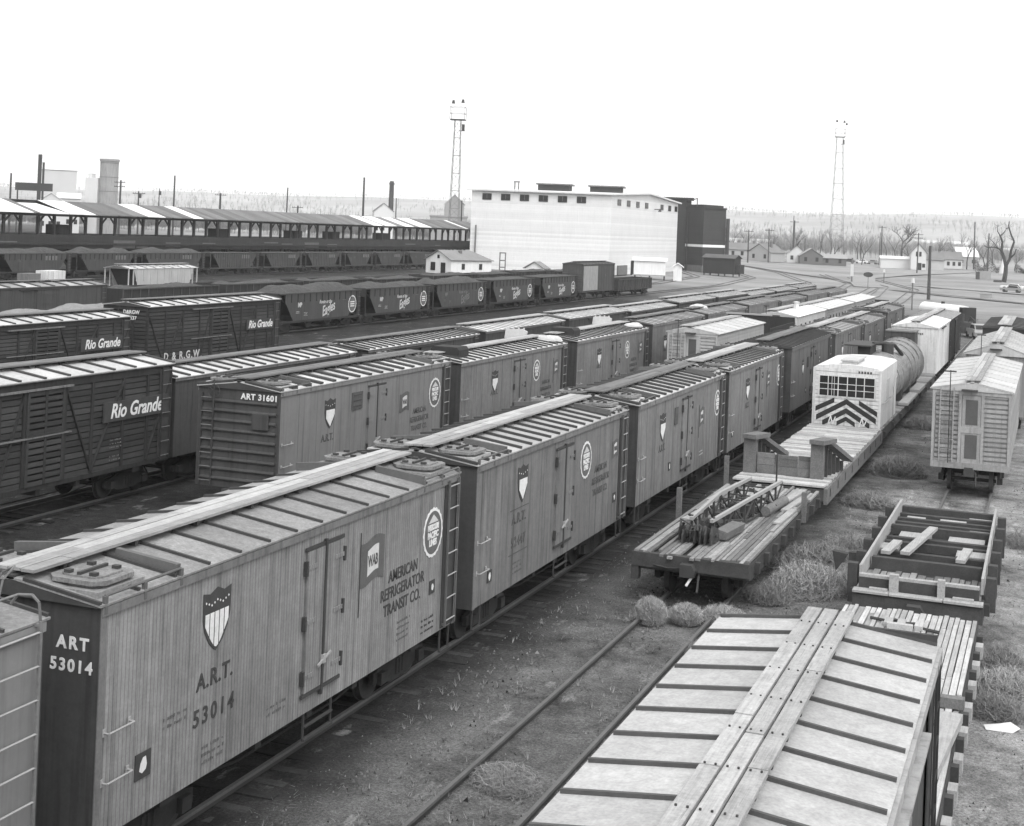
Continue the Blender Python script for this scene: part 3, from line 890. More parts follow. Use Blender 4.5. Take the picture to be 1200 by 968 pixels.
# car in front, 53014
a1 = reefer('wooden refrigerator car numbered 53014 in the foreground, crested shield on its ribbed grey side', (T2, 15.3, 0), group=GA, board=P_PLANKL, end=P_END)
shield(a1, X_SIDE, 2.75, 3.1, .74, .92)
letter('A.R.T.', .34, P_INK, a1, (X_SIDE, 2.78, 2.26), bold=.006, space=1.12)
letter('53014', .34, P_INK, a1, (X_SIDE, 2.78, 1.76), bold=.006, space=1.35)
flag(a1, X_SIDE, 7.85, 2.9, 1.05)
for k, (s, y) in enumerate((('AMERICAN', 9.2), ('REFRIGERATOR', 9.2), ('TRANSIT CO.', 9.2))):
    letter(s, .30, P_INK, a1, (X_SIDE, y, 2.44-.295*k), bold=.004, sx=(.86, .92, .9)[k])
medallion(a1, X_SIDE, 10.5, 2.92, .47)
letter('ART', .22, P_WHITE, a1, (.98, -.006, 3.38), NEAR, bold=.008, space=1.35)
letter('53014', .22, P_WHITE, a1, (.97, -.006, 3.09), NEAR, bold=.006, space=1.25)
placard(a1, 1.05, 1.55, k=1.35); placard(a1, 10.55, 1.85, True)
stencil(a1, 2.5, 1.28, 3); stencil(a1, 9.0, 1.5, 4); stencil(a1, 1.5, 1.98, 2); stencil(a1, 4.3, 1.3, 2); stencil(a1, 10.1, 1.25, 3, P_INK)

a2 = reefer('wooden refrigerator car numbered 52447, coupled right behind the foreground car', (T2, 28.0, 0), L=11.3, roof=mat('roof sheet A2', .33, .18, 1.1, .8, island=.12, speck=.15, blot=.03), npan=17, ribw=.07, ribh=.06, board=P_PLANKL, group=GA, side=P_SIDE_D)
shield(a2, X_SIDE, 2.85, 3.12, .66, .86, detail=False)
letter('A.R.T.', .32, P_INKF, a2, (X_SIDE, 2.7, 2.36), bold=.006, space=1.12)
letter('52447', .32, P_INKF, a2, (X_SIDE, 2.7, 1.84), bold=.006, space=1.2)
l_ = MB(); l_.box(X_SIDE, X_SIDE+.004, 2.1, 3.3, 2.58, 2.6); l_.box(X_SIDE, X_SIDE+.004, 2.1, 3.3, 1.58, 1.6); l_.each('lettering_rule', P_INKF, a2)
medallion(a2, X_SIDE, 7.6, 3.0, .47)
for k, s in enumerate(('AMERICAN', 'REFRIGERATOR', 'TRANSIT CO.')): letter(s, .26, P_INKF, a2, (X_SIDE, 8.95, 2.62-.3*k), bold=.003, sx=.85)
flag(a2, X_SIDE, 10.25, 2.95, .62, pole=False)
placard(a2, 10.3, 1.6); stencil(a2, 2.4, 1.35, 3); placard(a2, .95, 1.4, True)

a3 = reefer('steel refrigerator car third in the front string, dark ribs over a dark running board', (T2, 40.5, 0), L=11.6, side=P_SIDE_S, wood=False, roof=P_ROOFL, npan=15, ribw=.16, ribh=.07, board=P_PLANKD, group=GA)
marks_plain(a3, (2.9, 10.6, 8.2), 11.6, zsh=2.95, fl=2.7)
pb = MB(); pb.box(X_SIDE, X_SIDE+.03, 4.35, 4.75, 2.85, 3.4); pb.build('route_card_board', P_INKF, a3)
placard(a3, 3.9, 1.6); stencil(a3, 8, 1.5, 2, P_LIGHT)

a4 = reefer('wooden refrigerator car fourth in the front string, pale planks along its roof', (T2, 53.0, 0), L=11.2, roof=P_ROOFL, npan=17, ribw=.09, ribh=.06, board=P_PLANKL, group=GA, side=P_SIDE_S, end=P_END)
marks_plain(a4, (3.6, 10.4, 8.0), 11.2, zsh=2.95, fl=2.95)
placard(a4, .9, 1.5)

a5 = reefer('steel refrigerator car with dark roof and dark grey side, fifth in the front string', (T2, 66.6, 0), L=12.3, side=mat('dark reefer side', .12, .14, .7, .75, streak=.25), wood=False, roof=P_ROOFD, npan=17, ribw=.07, ribh=.06, board=P_PLANKD, group=GA, hatches=False)
shield(a5, X_SIDE, 3.4, 2.8, .5, .75, detail=False); flag(a5, X_SIDE, 8.6, 2.8, .6, pole=False)
pb = MB(); pb.box(X_SIDE, X_SIDE+.03, 4.6, 5.05, 2.7, 3.2); pb.build('route_card_board', P_INK, a5); placard(a5, 4.4, 1.6)

ROOF_A6 = mat('smooth grey roof', .26, .15, .8, .8, speck=.08)
a6 = reefer('refrigerator car with smooth grey roof between pale raised edges, just past the dark roofed car', (T2, 80.8, 0), L=11.9, ze=3.8, zr=4.0, side=P_SIDE_D, wood=False, roof=ROOF_A6, npan=10, ribw=.05, ribh=.03, board=P_PLANKL, group=GA, lite=True)
marks_plain(a6, (3, None, 8), 11.9, zsh=2.8)
a7 = dup(a6, (T2, 94.0, 0), 'refrigerator car with smooth grey roof, next to last of the front string')
a8 = dup(a6, (T2, 107.3, 0), 'farthest refrigerator car of the front string, smooth grey roof ending at the field')
# the car cut by the left edge of the picture
a0 = reefer('plain steel car cut by the left picture edge, worn ladder and bent grab irons', (T2, 3.0, 0), L=11.2, ze=4.0, zr=4.2, side=mat('plain car side', .2, .12, .8, .75, streak=.2), wood=False, roof=P_ROOF, board=P_PLANK, group=GA, ladder_on=False, hatches=False)
ladder(a0, 10.25, 11.0, 1.40, 1.0, 4.05, 8, mats=[P_TRIM, P_RUNG], d=.1, back=False)
gi = MB()
for y in (10.25, 11.0): gi.path([(1.49, y, 4.05), (1.46, y, 4.26), (1.36, y, 4.34), (1.15, y, 4.32), (1.05, y, 4.2)], .018, 6)
gi.path([(1.15, 10.25, 4.32), (1.15, 11.0, 4.32)], .016, 6)
gi.path([(1.0, 10.8, 4.16), (1.0, 10.9, 4.5), (1.0, 11.1, 4.62), (.75, 11.2, 4.5), (.5, 11.22, 4.2)], .014, 6)
gi.build('roof_grab_iron', P_TRIM, a0)

# ================================================================== ROW B
GB = 'refrigerator cars in the second string'
b1 = reefer('steel refrigerator car numbered 31601 with a ridged dark end facing the camera', (T3, 36.8, 0), L=12.5, ze=3.88, zr=4.08, side=mat('steel side B1', .175, .14, .7, .75, streak=.3, blot=.03), end=P_ENDS, wood=False, dread=True, roof=P_ROOFL, npan=15, ribw=.2, ribh=.07, board=P_PLANKD, group=GB)
shield(b1, X_SIDE, 3.1, 2.95, .72, .95, detail=False); letter('A.R.T.', .32, P_INKF, b1, (X_SIDE, 3.0, 2.2), bold=.006)
pb = MB(); pb.box(X_SIDE, X_SIDE+.03, 4.55, 5.3, 2.9, 3.45); pb.build('route_card_board', P_INKF, b1)
pb = MB()
for z in (2.98, 3.16, 3.34): pb.box(X_SIDE+.03, X_SIDE+.04, 4.65, 5.2, z, z+.03)
pb.build('route_card', P_INK, b1)
flag(b1, X_SIDE, 8.6, 2.75, .85, pole=False)
for k, s in enumerate(('AMERICAN', 'REFRIGERATOR', 'TRANSIT CO.')): letter(s, .27, P_INKF, b1, (X_SIDE, 9.9, 2.35-.3*k), bold=.003, sx=.85)
medallion(b1, X_SIDE, 11.2, 2.85, .52)
letter('ART 31601', .24, P_WHITE, b1, (.72, -.075, 3.68), NEAR, bold=.008, space=1.12)
end_ladder(b1, -1.25, -.85, 0, 1.0, 3.7, 7)
pb = MB(); pb.box(.5, 1.05, -.1, -.05, 2.75, 3.2); pb.build('route_card_board', P_ENDS, b1)
LB = 12.2
b2 = reefer('refrigerator car behind number 31601, flag and shield emblems, white sacks at its roof end', (T3, 50.4, 0), L=12.6, ze=3.72, zr=3.92, side=P_SIDE_S, wood=False, roof=P_ROOFL, npan=18, ribw=.11, ribh=.06, board=P_PLANK, group=GB, hatches=False)
marks_plain(b2, (3.6, 8.6, 11.2), 12.6, zsh=2.75, circ=2.8, fl=2.75, words=(9.9, 2.2))
b3 = dup(b2, (T3, 64.6, 0), 'refrigerator car with round herald, third in the second string, pale bundle on its roof')
b4 = reefer('refrigerator car with dull ribbed roof, fourth in the second string beside the light work car', (T3, 78.2, 0), L=12.6, ze=3.85, zr=4.05, side=P_SIDE_S, wood=False, roof=mat('dull roof B4', .24, .25, 1, .8, island=.25, speck=.2), npan=15, ribw=.07, ribh=.025, board=P_PLANKD, group=GB, hatches=False, lite=True)
marks_plain(b4, (2.9, None, None), 12.6, zsh=2.7)
b5 = dup(b4, (T3, 92.0, 0), 'dark roofed refrigerator car, fifth in the second string')
b6 = dup(b4, (T3, 105.4, 0), 'dark roofed refrigerator car, sixth in the second string, right of a bright roof walk')
b7 = dup(b4, (T3, 118.9, 0), 'dark roofed refrigerator car, seventh in the second string')
b8 = dup(b4, (T3, 132.4, 0), 'dark roofed refrigerator car, eighth in the second string')
b9 = dup(b4, (T3, 146.0, 0), 'dark roofed refrigerator car at the far end of the second string')
# open ice bunker hoods and bundles lying on the second string's roofs
def bundle(name, label, cat, x, y, z, lx, ly, lz, m, seed, group):
    rnd = random.Random(seed); b = MB(); n = 4
    for i in range(n):
        c = Vector((x+rnd.uniform(-.12,.12)*lx, y-ly/2+ly*(i+.5)/n, z)); rx, rz = lx/2*rnd.uniform(.8,1.1), lz*rnd.uniform(.7,1.1); ry = ly/n*.75
        vs = []
        for k in range(5):
            ph = k/4*math.pi/2
            for j in range(10):
                a = 2*math.pi*j/10; q = math.cos(ph)**.6*rnd.uniform(.9,1.05) if k < 4 else .15
                vs.append(c+Vector((rx*q*math.cos(a), ry*q*math.sin(a), rz*math.sin(ph)*rnd.uniform(.92,1.05))))
        fs = [(k*10+j, k*10+(j+1)%10, k*10+10+(j+1)%10, k*10+10+j) for k in range(4) for j in range(10)] + [tuple(40+j for j in range(10))]
        b.add(vs, fs)
    return tag(b.build(name, m, None), label, cat, group)
P_SACK = mat('pale canvas', .5, .15, 2, .9, speck=.1)
GS = 'pale canvas bundles lying on car roofs'
bundle('canvas_bundle', 'pale canvas bundle on the far right roof corner of the car behind 31601', 'bundle', T3+.75, 62.4, 3.86, 1.0, .8, .24, P_SACK, 1, GS)
bundle('canvas_bundle', 'pale canvas bundle on the far right roof corner of the third second string car', 'bundle', T3+.95, 75.6, 3.86, .9, .9, .24, P_SACK, 2, GS)
bundle('canvas_bundle', 'smooth pale canvas roll on the dull roof of the fifth second string car', 'bundle', T3-.1, 95.4, 4.08, 1.0, .8, .26, P_SACK, 3, GS)
def raised_lid(label, x, y, z, seed):
    t = thing('raised_hatch_lid', label, 'hatch lid', (x, y, z), 0, 'raised pale hatch lids'); rnd = random.Random(seed)
    m = MB(); m.prism([(-.55,0),(.5,.02),(.56,.36),(.3,.46),(-.2,.44),(-.5,.4)], 'y', 0, .12); m.build('lid', P_SACK, t)
    m = MB()
    for k in range(4): m.box(-.42+.26*k, -.36+.26*k, .02, .09, .4, .52)
    m.each('lug', P_SACK, t)
    m = MB(); m.bar((-.4, .1, .35), (-.4, .7, .0), .04, .04); m.bar((.4, .1, .35), (.4, .7, .0), .04, .04); m.each('stay', P_IRON, t)
raised_lid('pale hatch lid raised at the far left roof corner of the car behind 31601', T3-1.0, 62.6, 3.82, 1)
raised_lid('pale hatch lid raised at the far left roof corner of the third second string car', T3-1.0, 76.2, 3.82, 2)
def hood(x, y, z, label):
    b = MB(); b.prism([(-.6,0),(.6,0),(.6,.26),(.5,.38),(-.5,.38),(-.6,.26)], 'y', 0, 1.0)
    o = thing('bunker_hood', label, 'hood', (x, y, z), 0, 'dark hoods on roof ends'); b.build('shell', P_BLACK, o)
    f = MB(); f.box(-.62, .62, -.03, .03, .0, .06); f.build('rim', P_IRON, o)

hood(T3+.3, 51.3, 3.86, 'black hood on the near roof end of the car behind 31601')
hood(T3+.2, 65.8, 3.86, 'black hood on the near roof end of the third second string car')

# ================================================================== ROW C: boxcars seen as roofs
GC = 'boxcars in the third string'
c1 = boxcar('dark boxcar with striped pale roof beyond number 31601, in front of the coal hoppers', (T4, 40.4, 0), L=13.0, ze=3.55, zr=3.75, group=GC, npan=16, ribw=.14)
letter('D&RGW', .2, P_LIGHT, c1, (.8, -.03, 3.3), NEAR, bold=.004); letter('303', .2, P_LIGHT, c1, (.8, -.03, 3.02), NEAR, bold=.004)
c2 = boxcar('dark boxcar with many narrow roof ribs, second roof of the third string', (T4, 54.6, 0), L=12.4, ze=3.55, zr=3.75, npan=20, ribw=.12, group=GC)
LC = ['third', 'fourth', 'fifth', 'sixth', 'seventh', 'eighth', 'ninth', 'tenth']
for i, y in enumerate((68.0, 81.4, 94.9, 108.3, 122.2, 136.0, 150.2, 163.9)):
    lab = 'dark boxcar with pale ribbed roof, %s roof of the third string' % LC[i]
    if i == 0: c3 = boxcar(lab, (T4, y, 0), L=12.5, ze=3.62, zr=3.82, npan=18, ribw=.06, ribh=.025, rib=P_RIBM, board=P_PLANKL, group=GC)
    else: dup(c3, (T4, y, 0), lab)

# ================================================================== ROW T4/T5: stock cars
s1 = stock_car('dark slatted stock car at the left with a large white script sign on its side', (T4, 27.4, 0), L=12.8)
board_sign(s1, 9.2, 12.55, 2.5, 3.1, 'Rio Grande', .62)
stencil(s1, 9.6, 1.9, 3, P_TRIM, 1.37); stencil(s1, 9.6, 1.4, 2, P_TRIM, 1.37)
s2 = stock_car('dark slatted stock car with script sign, between pale aggregate loads and the nearest stock car', (T5, 47.0, 0), L=12.7, ze=3.85, zr=4.05)
board_sign(s2, 8.9, 12.1, 2.35, 2.95, 'Rio Grande', .62)
s3 = stock_car('dark slatted stock car with initials low on its side, left of the coal hoppers', (T5, 61.2, 0), L=13.1, ze=4.25, zr=4.45)
board_sign(s3, 9.4, 12.4, 2.6, 3.2, 'Rio Grande', .6)
letter('D & R.G.W.', .55, P_LIGHT, s3, (1.375, 3.2, 1.62), SIDE, bold=.012, space=1.3)
letter('D&RGW', .26, P_WHITE, s3, (.35, -.04, 3.95), NEAR, bold=.006); letter('20337', .26, P_WHITE, s3, (.35, -.04, 3.65), NEAR, bold=.006)

# ================================================================== coal hoppers on the sixth track
GH = 'loaded coal hoppers behind the reefers'
HL = ['loaded coal hopper with white script lettering, right beside the dark stock car', 'second loaded coal hopper from the stock car', 'third loaded coal hopper from the stock car, dull lettering', 'fourth loaded coal hopper from the stock car', 'fifth coal hopper, coupled to the boxcar with a pale door']
for i, (y, z, ld) in enumerate(((97.6, 3.2, .8), (112.4, 3.25, .5), (127.0, 3.3, .62), (142.0, 3.4, .22), (157.8, 3.45, .2))):
    h = hopper(HL[i], (T6, y, 0), L=14.0, zt=z, load=ld, seed=i+1, group=GH)
    k = P_LIGHT if i != 2 else P_TRIM
    letter('Route of the', .42, k, h, (1.46, 7.6, 2.35), SIDE, shear=.3, bold=.006)
    q = letter('Eagles', 1.15, k, h, (1.46, 8.1, 1.75), SIDE, shear=.35, bold=.02, sx=.8)
    q.rotation_euler = (R(90), R(-14), R(90))
    letter('MP', .5, k, h, (1.46, 3.3, 2.2), SIDE, bold=.02)
    stencil(h, 2.7, 1.68, 2, k, 1.46)
    stencil(h, 4.0, 1.55, 3, k, 1.46); stencil(h, 10.6, 2.4, 1, P_TRIM, 1.46)
    medallion(h, 1.46, 12.4, 2.0, .75, text=False, tall=1.0)
k1 = boxcar('boxcar with a pale sliding door standing before the white ice house', (T6, 174.2, 0.2), L=14.0, ze=4.55, zr=4.8, roof=P_ROOFD, side=P_HOP, end=P_ENDS, corr=True, npan=10, door=False)
d = MB(); d.box(1.38, 1.46, .3, 6.2, 1.2, 4.35)
for k in range(6): d.box(1.46, 1.48, .3+k*1.16, .38+k*1.16, 1.2, 4.35)
d.build('door', mat('pale door', .3, .15, 2, .8, streak=.3), k1)
stencil(k1, 9.6, 3.2, 3, P_TRIM, 1.40)
k2 = gondola('short ribbed dark gondola right of the boxcar with the pale door', (T6, 190.0, 0), L=17.5, zt=2.55, group=None, n=14)

# sand laden gondolas left of the stock car
gondola('gondola heaped with pale aggregate behind the far left stock car', (T6, 67.5, 0), L=12.0, zt=2.75, load=P_GRAVEL, lh=.65, seed=4, group='gondolas with pale loads')
gondola('gondola heaped with pale aggregate cut by the left picture edge', (T6, 54.0, 0), L=12.5, zt=2.75, load=P_GRAVEL, lh=.65, seed=9, group='gondolas with pale loads')
gondola('dark empty gondola behind the stock car with initials, left of the coal hoppers', (T6, 81.5, 0), L=14.0, zt=2.75, group=None)

# row behind the coal hoppers
GG = 'dark gondolas behind the coal hoppers'
lb = boxcar('low boxcar with dull striped roof at the left, in front of the pale covered hopper', (T7, 74.6, 0.0), L=13.6, ze=3.66, zr=3.9, roof=mat('dull striped roof', .3, .3, .8, .8, island=.35), npan=9, ribw=.3, ribh=.05)
g0 = None
GL = ['first', 'second', 'third', 'fourth', 'fifth', 'sixth', 'seventh', 'eighth']
for i in range(8):
    lab = 'dark gondola behind the coal hoppers, %s to the right of the dull striped roof' % GL[i]
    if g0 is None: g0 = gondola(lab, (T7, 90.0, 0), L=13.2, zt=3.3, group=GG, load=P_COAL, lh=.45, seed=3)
    else: dup(g0, (T7, 90.0+14.3*i, 0), lab)
gondola('dark gondola at the left edge in front of the dull striped roof', (T7, 60.5, 0), L=13.2, zt=3.1, group=GG, n=9)
covered_hopper('pale grey covered hopper standing out among the dark cars at left', (T8, 118.6, .0), L=12.2, zt=3.5)

# far string of hoppers under the icing platform
GF = 'far hoppers below the icing platform'
zg = ground_z(T9, 160)
edges = [(109.8, 122.6), (123.4, 135.6), (136.4, 148.2), (149.0, 163.2), (164.4, 177.0), (178.2, 189.4), (190.4, 202.0), (203.2, 213.2), (214.2, 225.6), (226.8, 238.2)]
FL = ['loaded hopper at the left picture edge below the icing platform', 'second loaded hopper below the icing platform from the left', 'third loaded hopper below the icing platform, behind the small white box', 'loaded hopper below the icing platform right behind the pale covered hopper',
      'ribbed hopper below the platform, first to the right of the pale covered hopper', 'ribbed hopper below the platform, second to the right of the pale covered hopper', 'ribbed hopper below the platform, third to the right of the pale covered hopper', 'ribbed hopper below the platform, fourth to the right of the pale covered hopper', 'ribbed hopper below the platform, second from the white cottage', 'ribbed hopper below the platform nearest the white cottage']
for i, (a, b) in enumerate(edges):
    h = hopper(FL[i], (T9, a, zg), L=b-a, zt=3.0, load=.7 if i < 4 else .1, seed=20+i, group=GF, ribs=i >= 4)
    stencil(h, 3.0, 2.3, 3, P_TRIM, 1.52)
    bb = MB(); rnd = random.Random(i)
    for k in range(4): bb.box(1.52, 1.525, (b-a)*.62+k*.55, (b-a)*.62+k*.55+.35, 2.2, 2.7)
    bb.build('faded_lettering', P_TRIM, h)

# ================================================================== outfit (work) cars, rows D and T0
def outfit(label, loc, L=14., ze=3.75, zr=4.0, paint=P_OUTFIT, roof=P_ROOFW, w=1.36, windows=0, group='pale work cars', slat=True, end_door=True, rx=(-.28,.28), board=P_PLANKL):
    t = thing('work_car', label, 'work car', loc, 0, group)
    b = MB(); b.box(-w+.03, w-.03, .05, L-.05, .95, ze-.01); b.build('body', paint, t)
    if slat:
        e = MB(); n = 15; p = (ze-1.15)/n
        for k in range(n):
            z = 1.1+k*p
            e.box(-w+.12, -.42, .0, .045, z, z+p*.62); e.box(.42, w-.12, .0, .045, z, z+p*.62)
        e.prism([(-w,ze-.02),(w,ze-.02),(0,zr-.02)], 'y', .01, .05)
        e.build('end_boards', paint, t)
        e = MB()
        for x0, x1 in ((-w, -w+.1), (w-.1, w), (-.44, -.34), (.34, .44)): e.box(x0, x1, -.035, .044, .95, ze-.02)
        e.box(-w, w, -.05, .0, .9, 1.12); e.box(-.34, .34, -.03, .04, 2.2, 2.42); e.box(-w+.1, w-.1, -.03, .04, ze-.14, ze-.02)
        e.build('end_frame', paint, t)
    s = MB(); n = 26
    for k in range(n):
        z = 1.0+k*(ze-1.15)/n
        s.box(w-.032, w-.008, .05, L-.05, z, z+(ze-1.15)/n*.82)
    s.build('side_boards', paint, t)
    if end_door:
        d = MB(); d.box(-.33, .33, -.01, .03, 1.12, ze-.16); o = d.build('door', paint, t)
        for z0, z1 in ((1.28, 2.14), (2.5, 3.4)):
            g = MB(); g.box(-.2, .22, -.02, -.008, z0, z1); g.build('window', mat('dusty window board', .085, .2, 2, .7), o)
    if windows:
        for k in range(windows):
            y = .9+(L-1.8)*(k+.5)/windows
            g = MB(); g.box(w-.01, w+.012, y-.33, y+.33, 2.2, 3.1); f = g.build('window_frame', paint, t)
            g = MB(); g.box(w+.012, w+.02, y-.26, y+.26, 2.27, 3.03); g.build('pane', P_GLASS, f)
    gable_roof(t, L, w, ze, zr, 8, .04, .03, [roof, P_ROOFW], over=.09, ribs=True)
    running_board(t, L, zr+.13, board, rx[0], rx[1], n=3)
    if slat: end_ladder(t, -1.08, -.62, 0, 1.1, ze+.1, 8, mats=[paint, paint])
    m = MB(); m.tube((-.75, -.2, 1.1), (-.75, -.2, zr+.45), .02, 6)
    m.path([(-.95,-.2,zr+.4),(-.55,-.2,zr+.4)], .03, 6); m.box(-.35, .2, -.32, -.05, zr-.28, zr-.22); m.build('brake_mast', P_IRON, t)
    running_gear(t, L, w-.05)
    return t
g1 = outfit('weathered pale work car at the right with two dark windows in its slatted end', (T0, 54.4, 0), L=14.5, ze=3.72, zr=4.0)
g2 = outfit('pale work car with a low gable roof, coupled behind the slatted work car', (T0+.25, 72.2, 0), L=14., ze=3.8, zr=4.35, w=1.5, slat=False, end_door=False, roof=mat('grey canvas roof', .33, .2, .8, .85, island=.1, streak=.2, speck=.1), paint=mat('work car plank end', .24, .2, 1, .85, streak=.3, boards=('X', .14, .25)), rx=(-.35,.3))
q = MB(); q.box(-.12, .12, -.03, .0, 3.0, 3.4); q.box(.35, .55, -.03, 0, 3.75, 3.92); q.each('vent', P_INK, g2)
g3 = boxcar('dark boxcar with one pale roof walk at the far right, behind the pale work cars', (T0-.3, 100.5, 0), L=14., ze=3.6, zr=3.75, roof=P_ROOFD, board=P_PLANKL, rx=(-.45, .45), npan=8)
d1 = outfit('pale boarded work car between the reefer strings, slatted end and one dark window', (TD, 75.4, 0), L=13.2, ze=3.72, zr=3.98, paint=mat('work car D paint', .38, .14, .8, .8, streak=.2, island=.08), windows=5, rx=(-.75, -.05), group='pale work cars between the strings')
d2 = thing('open_work_car', 'dark empty high sided car between two pale work cars', 'work car', (TD+.1, 90.0, 0))
m = MB(); m.box(-1.35, 1.35, 0, .08, 1.0, 4.1); m.box(-1.35, 1.35, 9.2, 9.28, 1.0, 3.6); m.box(-1.35, -1.27, .08, 9.2, 1., 3.3); m.box(1.27, 1.35, .08, 9.2, 1.0, 3.3); m.box(-1.27, 1.27, .08, 9.2, 1., 1.1)
m.build('body', P_HOPD, d2); m = MB(); m.box(-1.45, 1.45, -.06, .16, 4.1, 4.2); m.build('top_rail', P_RUNG, d2); running_gear(d2, 9.28, 1.3)
d3 = outfit('white work car with bright roof and a roof vent, in the middle distance', (TD, 100.6, 0), L=13.4, ze=3.55, zr=3.85, paint=P_TEE, roof=mat('bright roof', .74, .08, 1, .8), windows=6, rx=(-.85, -.1), group='pale work cars between the strings')
m = MB(); m.tube((.3, 6., 3.8), (.3, 6., 4.35), .22, 10, .16); m.tube((.3, 6., 4.35), (.3, 6., 4.42), .3, 10, .05); m.build('roof_vent', P_TEE, d3)
d4 = outfit('pale work car with windows, second beyond the white one', (TD, 115.0, 0), L=15.5, ze=3.55, zr=3.8, windows=8, paint=P_OUTFIT, roof=mat('pale roof D4', .5, .1, 1, .8), rx=(-.85,-.1), slat=False, end_door=False, group='pale work cars between the strings')
d5 = dup(d4, (TD, 131.8, 0), 'farthest pale work car with windows, next to the small dark gondola')
gondola('small dark ribbed gondola at the far end of the pale work cars', (TD, 149.0, 0), L=9.5, zt=2.9, n=8)

# ================================================================== T0: boxcar roof at the bottom right, flat car and timber rack
bx = thing('boxcar', 'boxcar seen from above at the bottom right, pale ribbed roof with three wide planks', 'freight car', (T0, 4.9, 0))
L = 13.95; w = 1.36
b = MB(); b.box(-w+.03, w-.03, .03, L-.03, .95, 3.82); b.build('body', P_HOP, bx)
e = MB()
for y0, y1 in ((0, .03), (L-.03, L)): e.prism([(-w,.95),(w,.95),(w,3.8),(0,4.0),(-w,3.8)], 'y', y0, y1)
e.each('end_panel', P_HOPD, bx)
gable_roof(bx, L, w+.02, 3.84, 4.0, 17, .042, .045, [P_ROOFB, mat('foreground roof rib', .075, .3, 2, .8)], over=.02)
b = MB(); rnd = random.Random(12)
for i in range(3):
    x0 = -.25+i*.208; cuts = [(0, 4.1, 7.9, 9.4, 12.2, L+.06), (0, 3.0, 8.9, L+.05), (0, 5.2, 8.0, 11.2, L+.04)][i]
    for a, c in zip(cuts, cuts[1:]):
        tz = rnd.uniform(-.008,.008); b.box(x0+.012+rnd.uniform(-.004,.004), x0+.193+rnd.uniform(-.004,.004), a+.012, c-.012, 4.12+tz, 4.165+tz)
b.build('running_board', mat('grey roof walk plank', .31, .22, 2.2, .92, island=.16, speck=.2, blot=-.08, grain='Y'), bx)
b = MB()
for i in range(18):
    b.box(-.22, .34, .35+i*.8-.03, .35+i*.8+.03, 4.05, 4.112)
b.each('running_board_saddle', P_IRON, bx); b = MB()
for i in range(3):
    for k in range(13):
        for u in (.05, .15): b.tube((-.25+i*.208+u, .5+k*1.06, 4.16), (-.25+i*.208+u, .5+k*1.06, 4.176), .012, 6)
b.build('nail_heads', P_IRON, bx)['kind'] = 'stuff'
f = MB(); f.box(w+.03, w+.09, 0, L+.05, 3.72, 3.85); f.box(w+.0, w+.16, 0, L*.82, 3.55, 3.6); f.box(w-.03, w+.04, 0, L, 3.5, 3.71)
f.build('eave_strip', mat('eave strip', .3, .2, 2, .8, streak=.3), bx)
f = MB()
for i in range(90): f.tube((w+.03, .2+i*.152, 3.62), (w+.042, .2+i*.152, 3.62), .018, 6)
for y in (.05, 3.2, 5., 8.9, 10.6, L-.1): f.box(w-.03, w+.02, max(0,y-.06), min(L,y+.06), .95, 3.5)
f.build('side_posts', P_HOPD, bx)
d = MB(); d.box(w-.0, w+.07, 5.6, 8.9, 1.1, 3.45); d.build('door', P_HOP, bx)
d = MB(); d.box(w+.02, w+.16, 4.5, 9.2, 3.45, 3.52); d.build('door_track', P_TRIM, bx)
e = MB(); e.slab((-w,L,3.87),(w,L,3.87),(w,L+.12,3.83),(-w,L+.12,3.83), .02); e.box(.45, w+.02, L+.02, L+.08, 3.86, 4.0); e.build('end_fascia', P_IRON, bx)
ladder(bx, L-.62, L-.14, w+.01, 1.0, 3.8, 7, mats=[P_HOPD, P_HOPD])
running_gear(bx, L, w)

f0 = thing('flat_car', 'weathered plank flat car coupled ahead of the boxcar roof at the bottom right', 'flat car', (T0, 19.7, 0))
deck_planks(f0, -1.36, 1.36, 0, 11.9, 1.12, 31, across=False, ragged=.1, wid=.12, mats=mat('pale weathered deck', .35, .2, 3, .92, island=.35, speck=.2, grain='Y'))
flat_frame(f0, 11.9, 1.38, 1.1)
m = MB()
for k in range(8): m.box(1.39, 1.53, 1.0+k*1.35, 1.35+k*1.35, .72, .96)
m.each('side_block', P_PLANK, f0)
tag(MB().tube((-3.3, 30.6, 1.16), (-1.9, 30.1, 1.16), .035, 6).build('iron_rod', P_IRON), 'thin iron rod lying across the far end of the pale plank flat car', 'rod')
tag(MB().box(-2.4, -1.15, 25.3, 25.5, 1.15, 1.32).build('timber', P_TIMBER), 'squared timber laid across the pale flat car beside the boxcar roof', 'timber')
m = MB(); m.bar((-1.62, 19.9, 1.2), (-1.28, 24.6, 1.24), .3, .14); tag(m.build('timber', P_PLANK), 'long pale timber lying lengthwise on the pale flat car near its right edge', 'timber')
m = MB()
for x in (-2.9, -2.65, -2.3): m.box(x-.08, x+.08, 30.05, 30.5, 1.15, 1.24)
m.box(-2.9, -2.4, 29.9, 30.04, 1.15, 1.27); tag(m.build('broken_boards', P_PLANKL), 'broken pale boards heaped on the pale flat car by the end of the boxcar roof', 'boards')
m = MB(); m.path([(-2.95, 30.35, 1.17), (-2.8, 30.45, 1.22), (-2.6, 30.4, 1.18), (-2.3, 30.5, 1.18)], .03, 6); tag(m.build('chain', P_IRON), 'short dark chain on the far end of the pale flat car', 'chain')

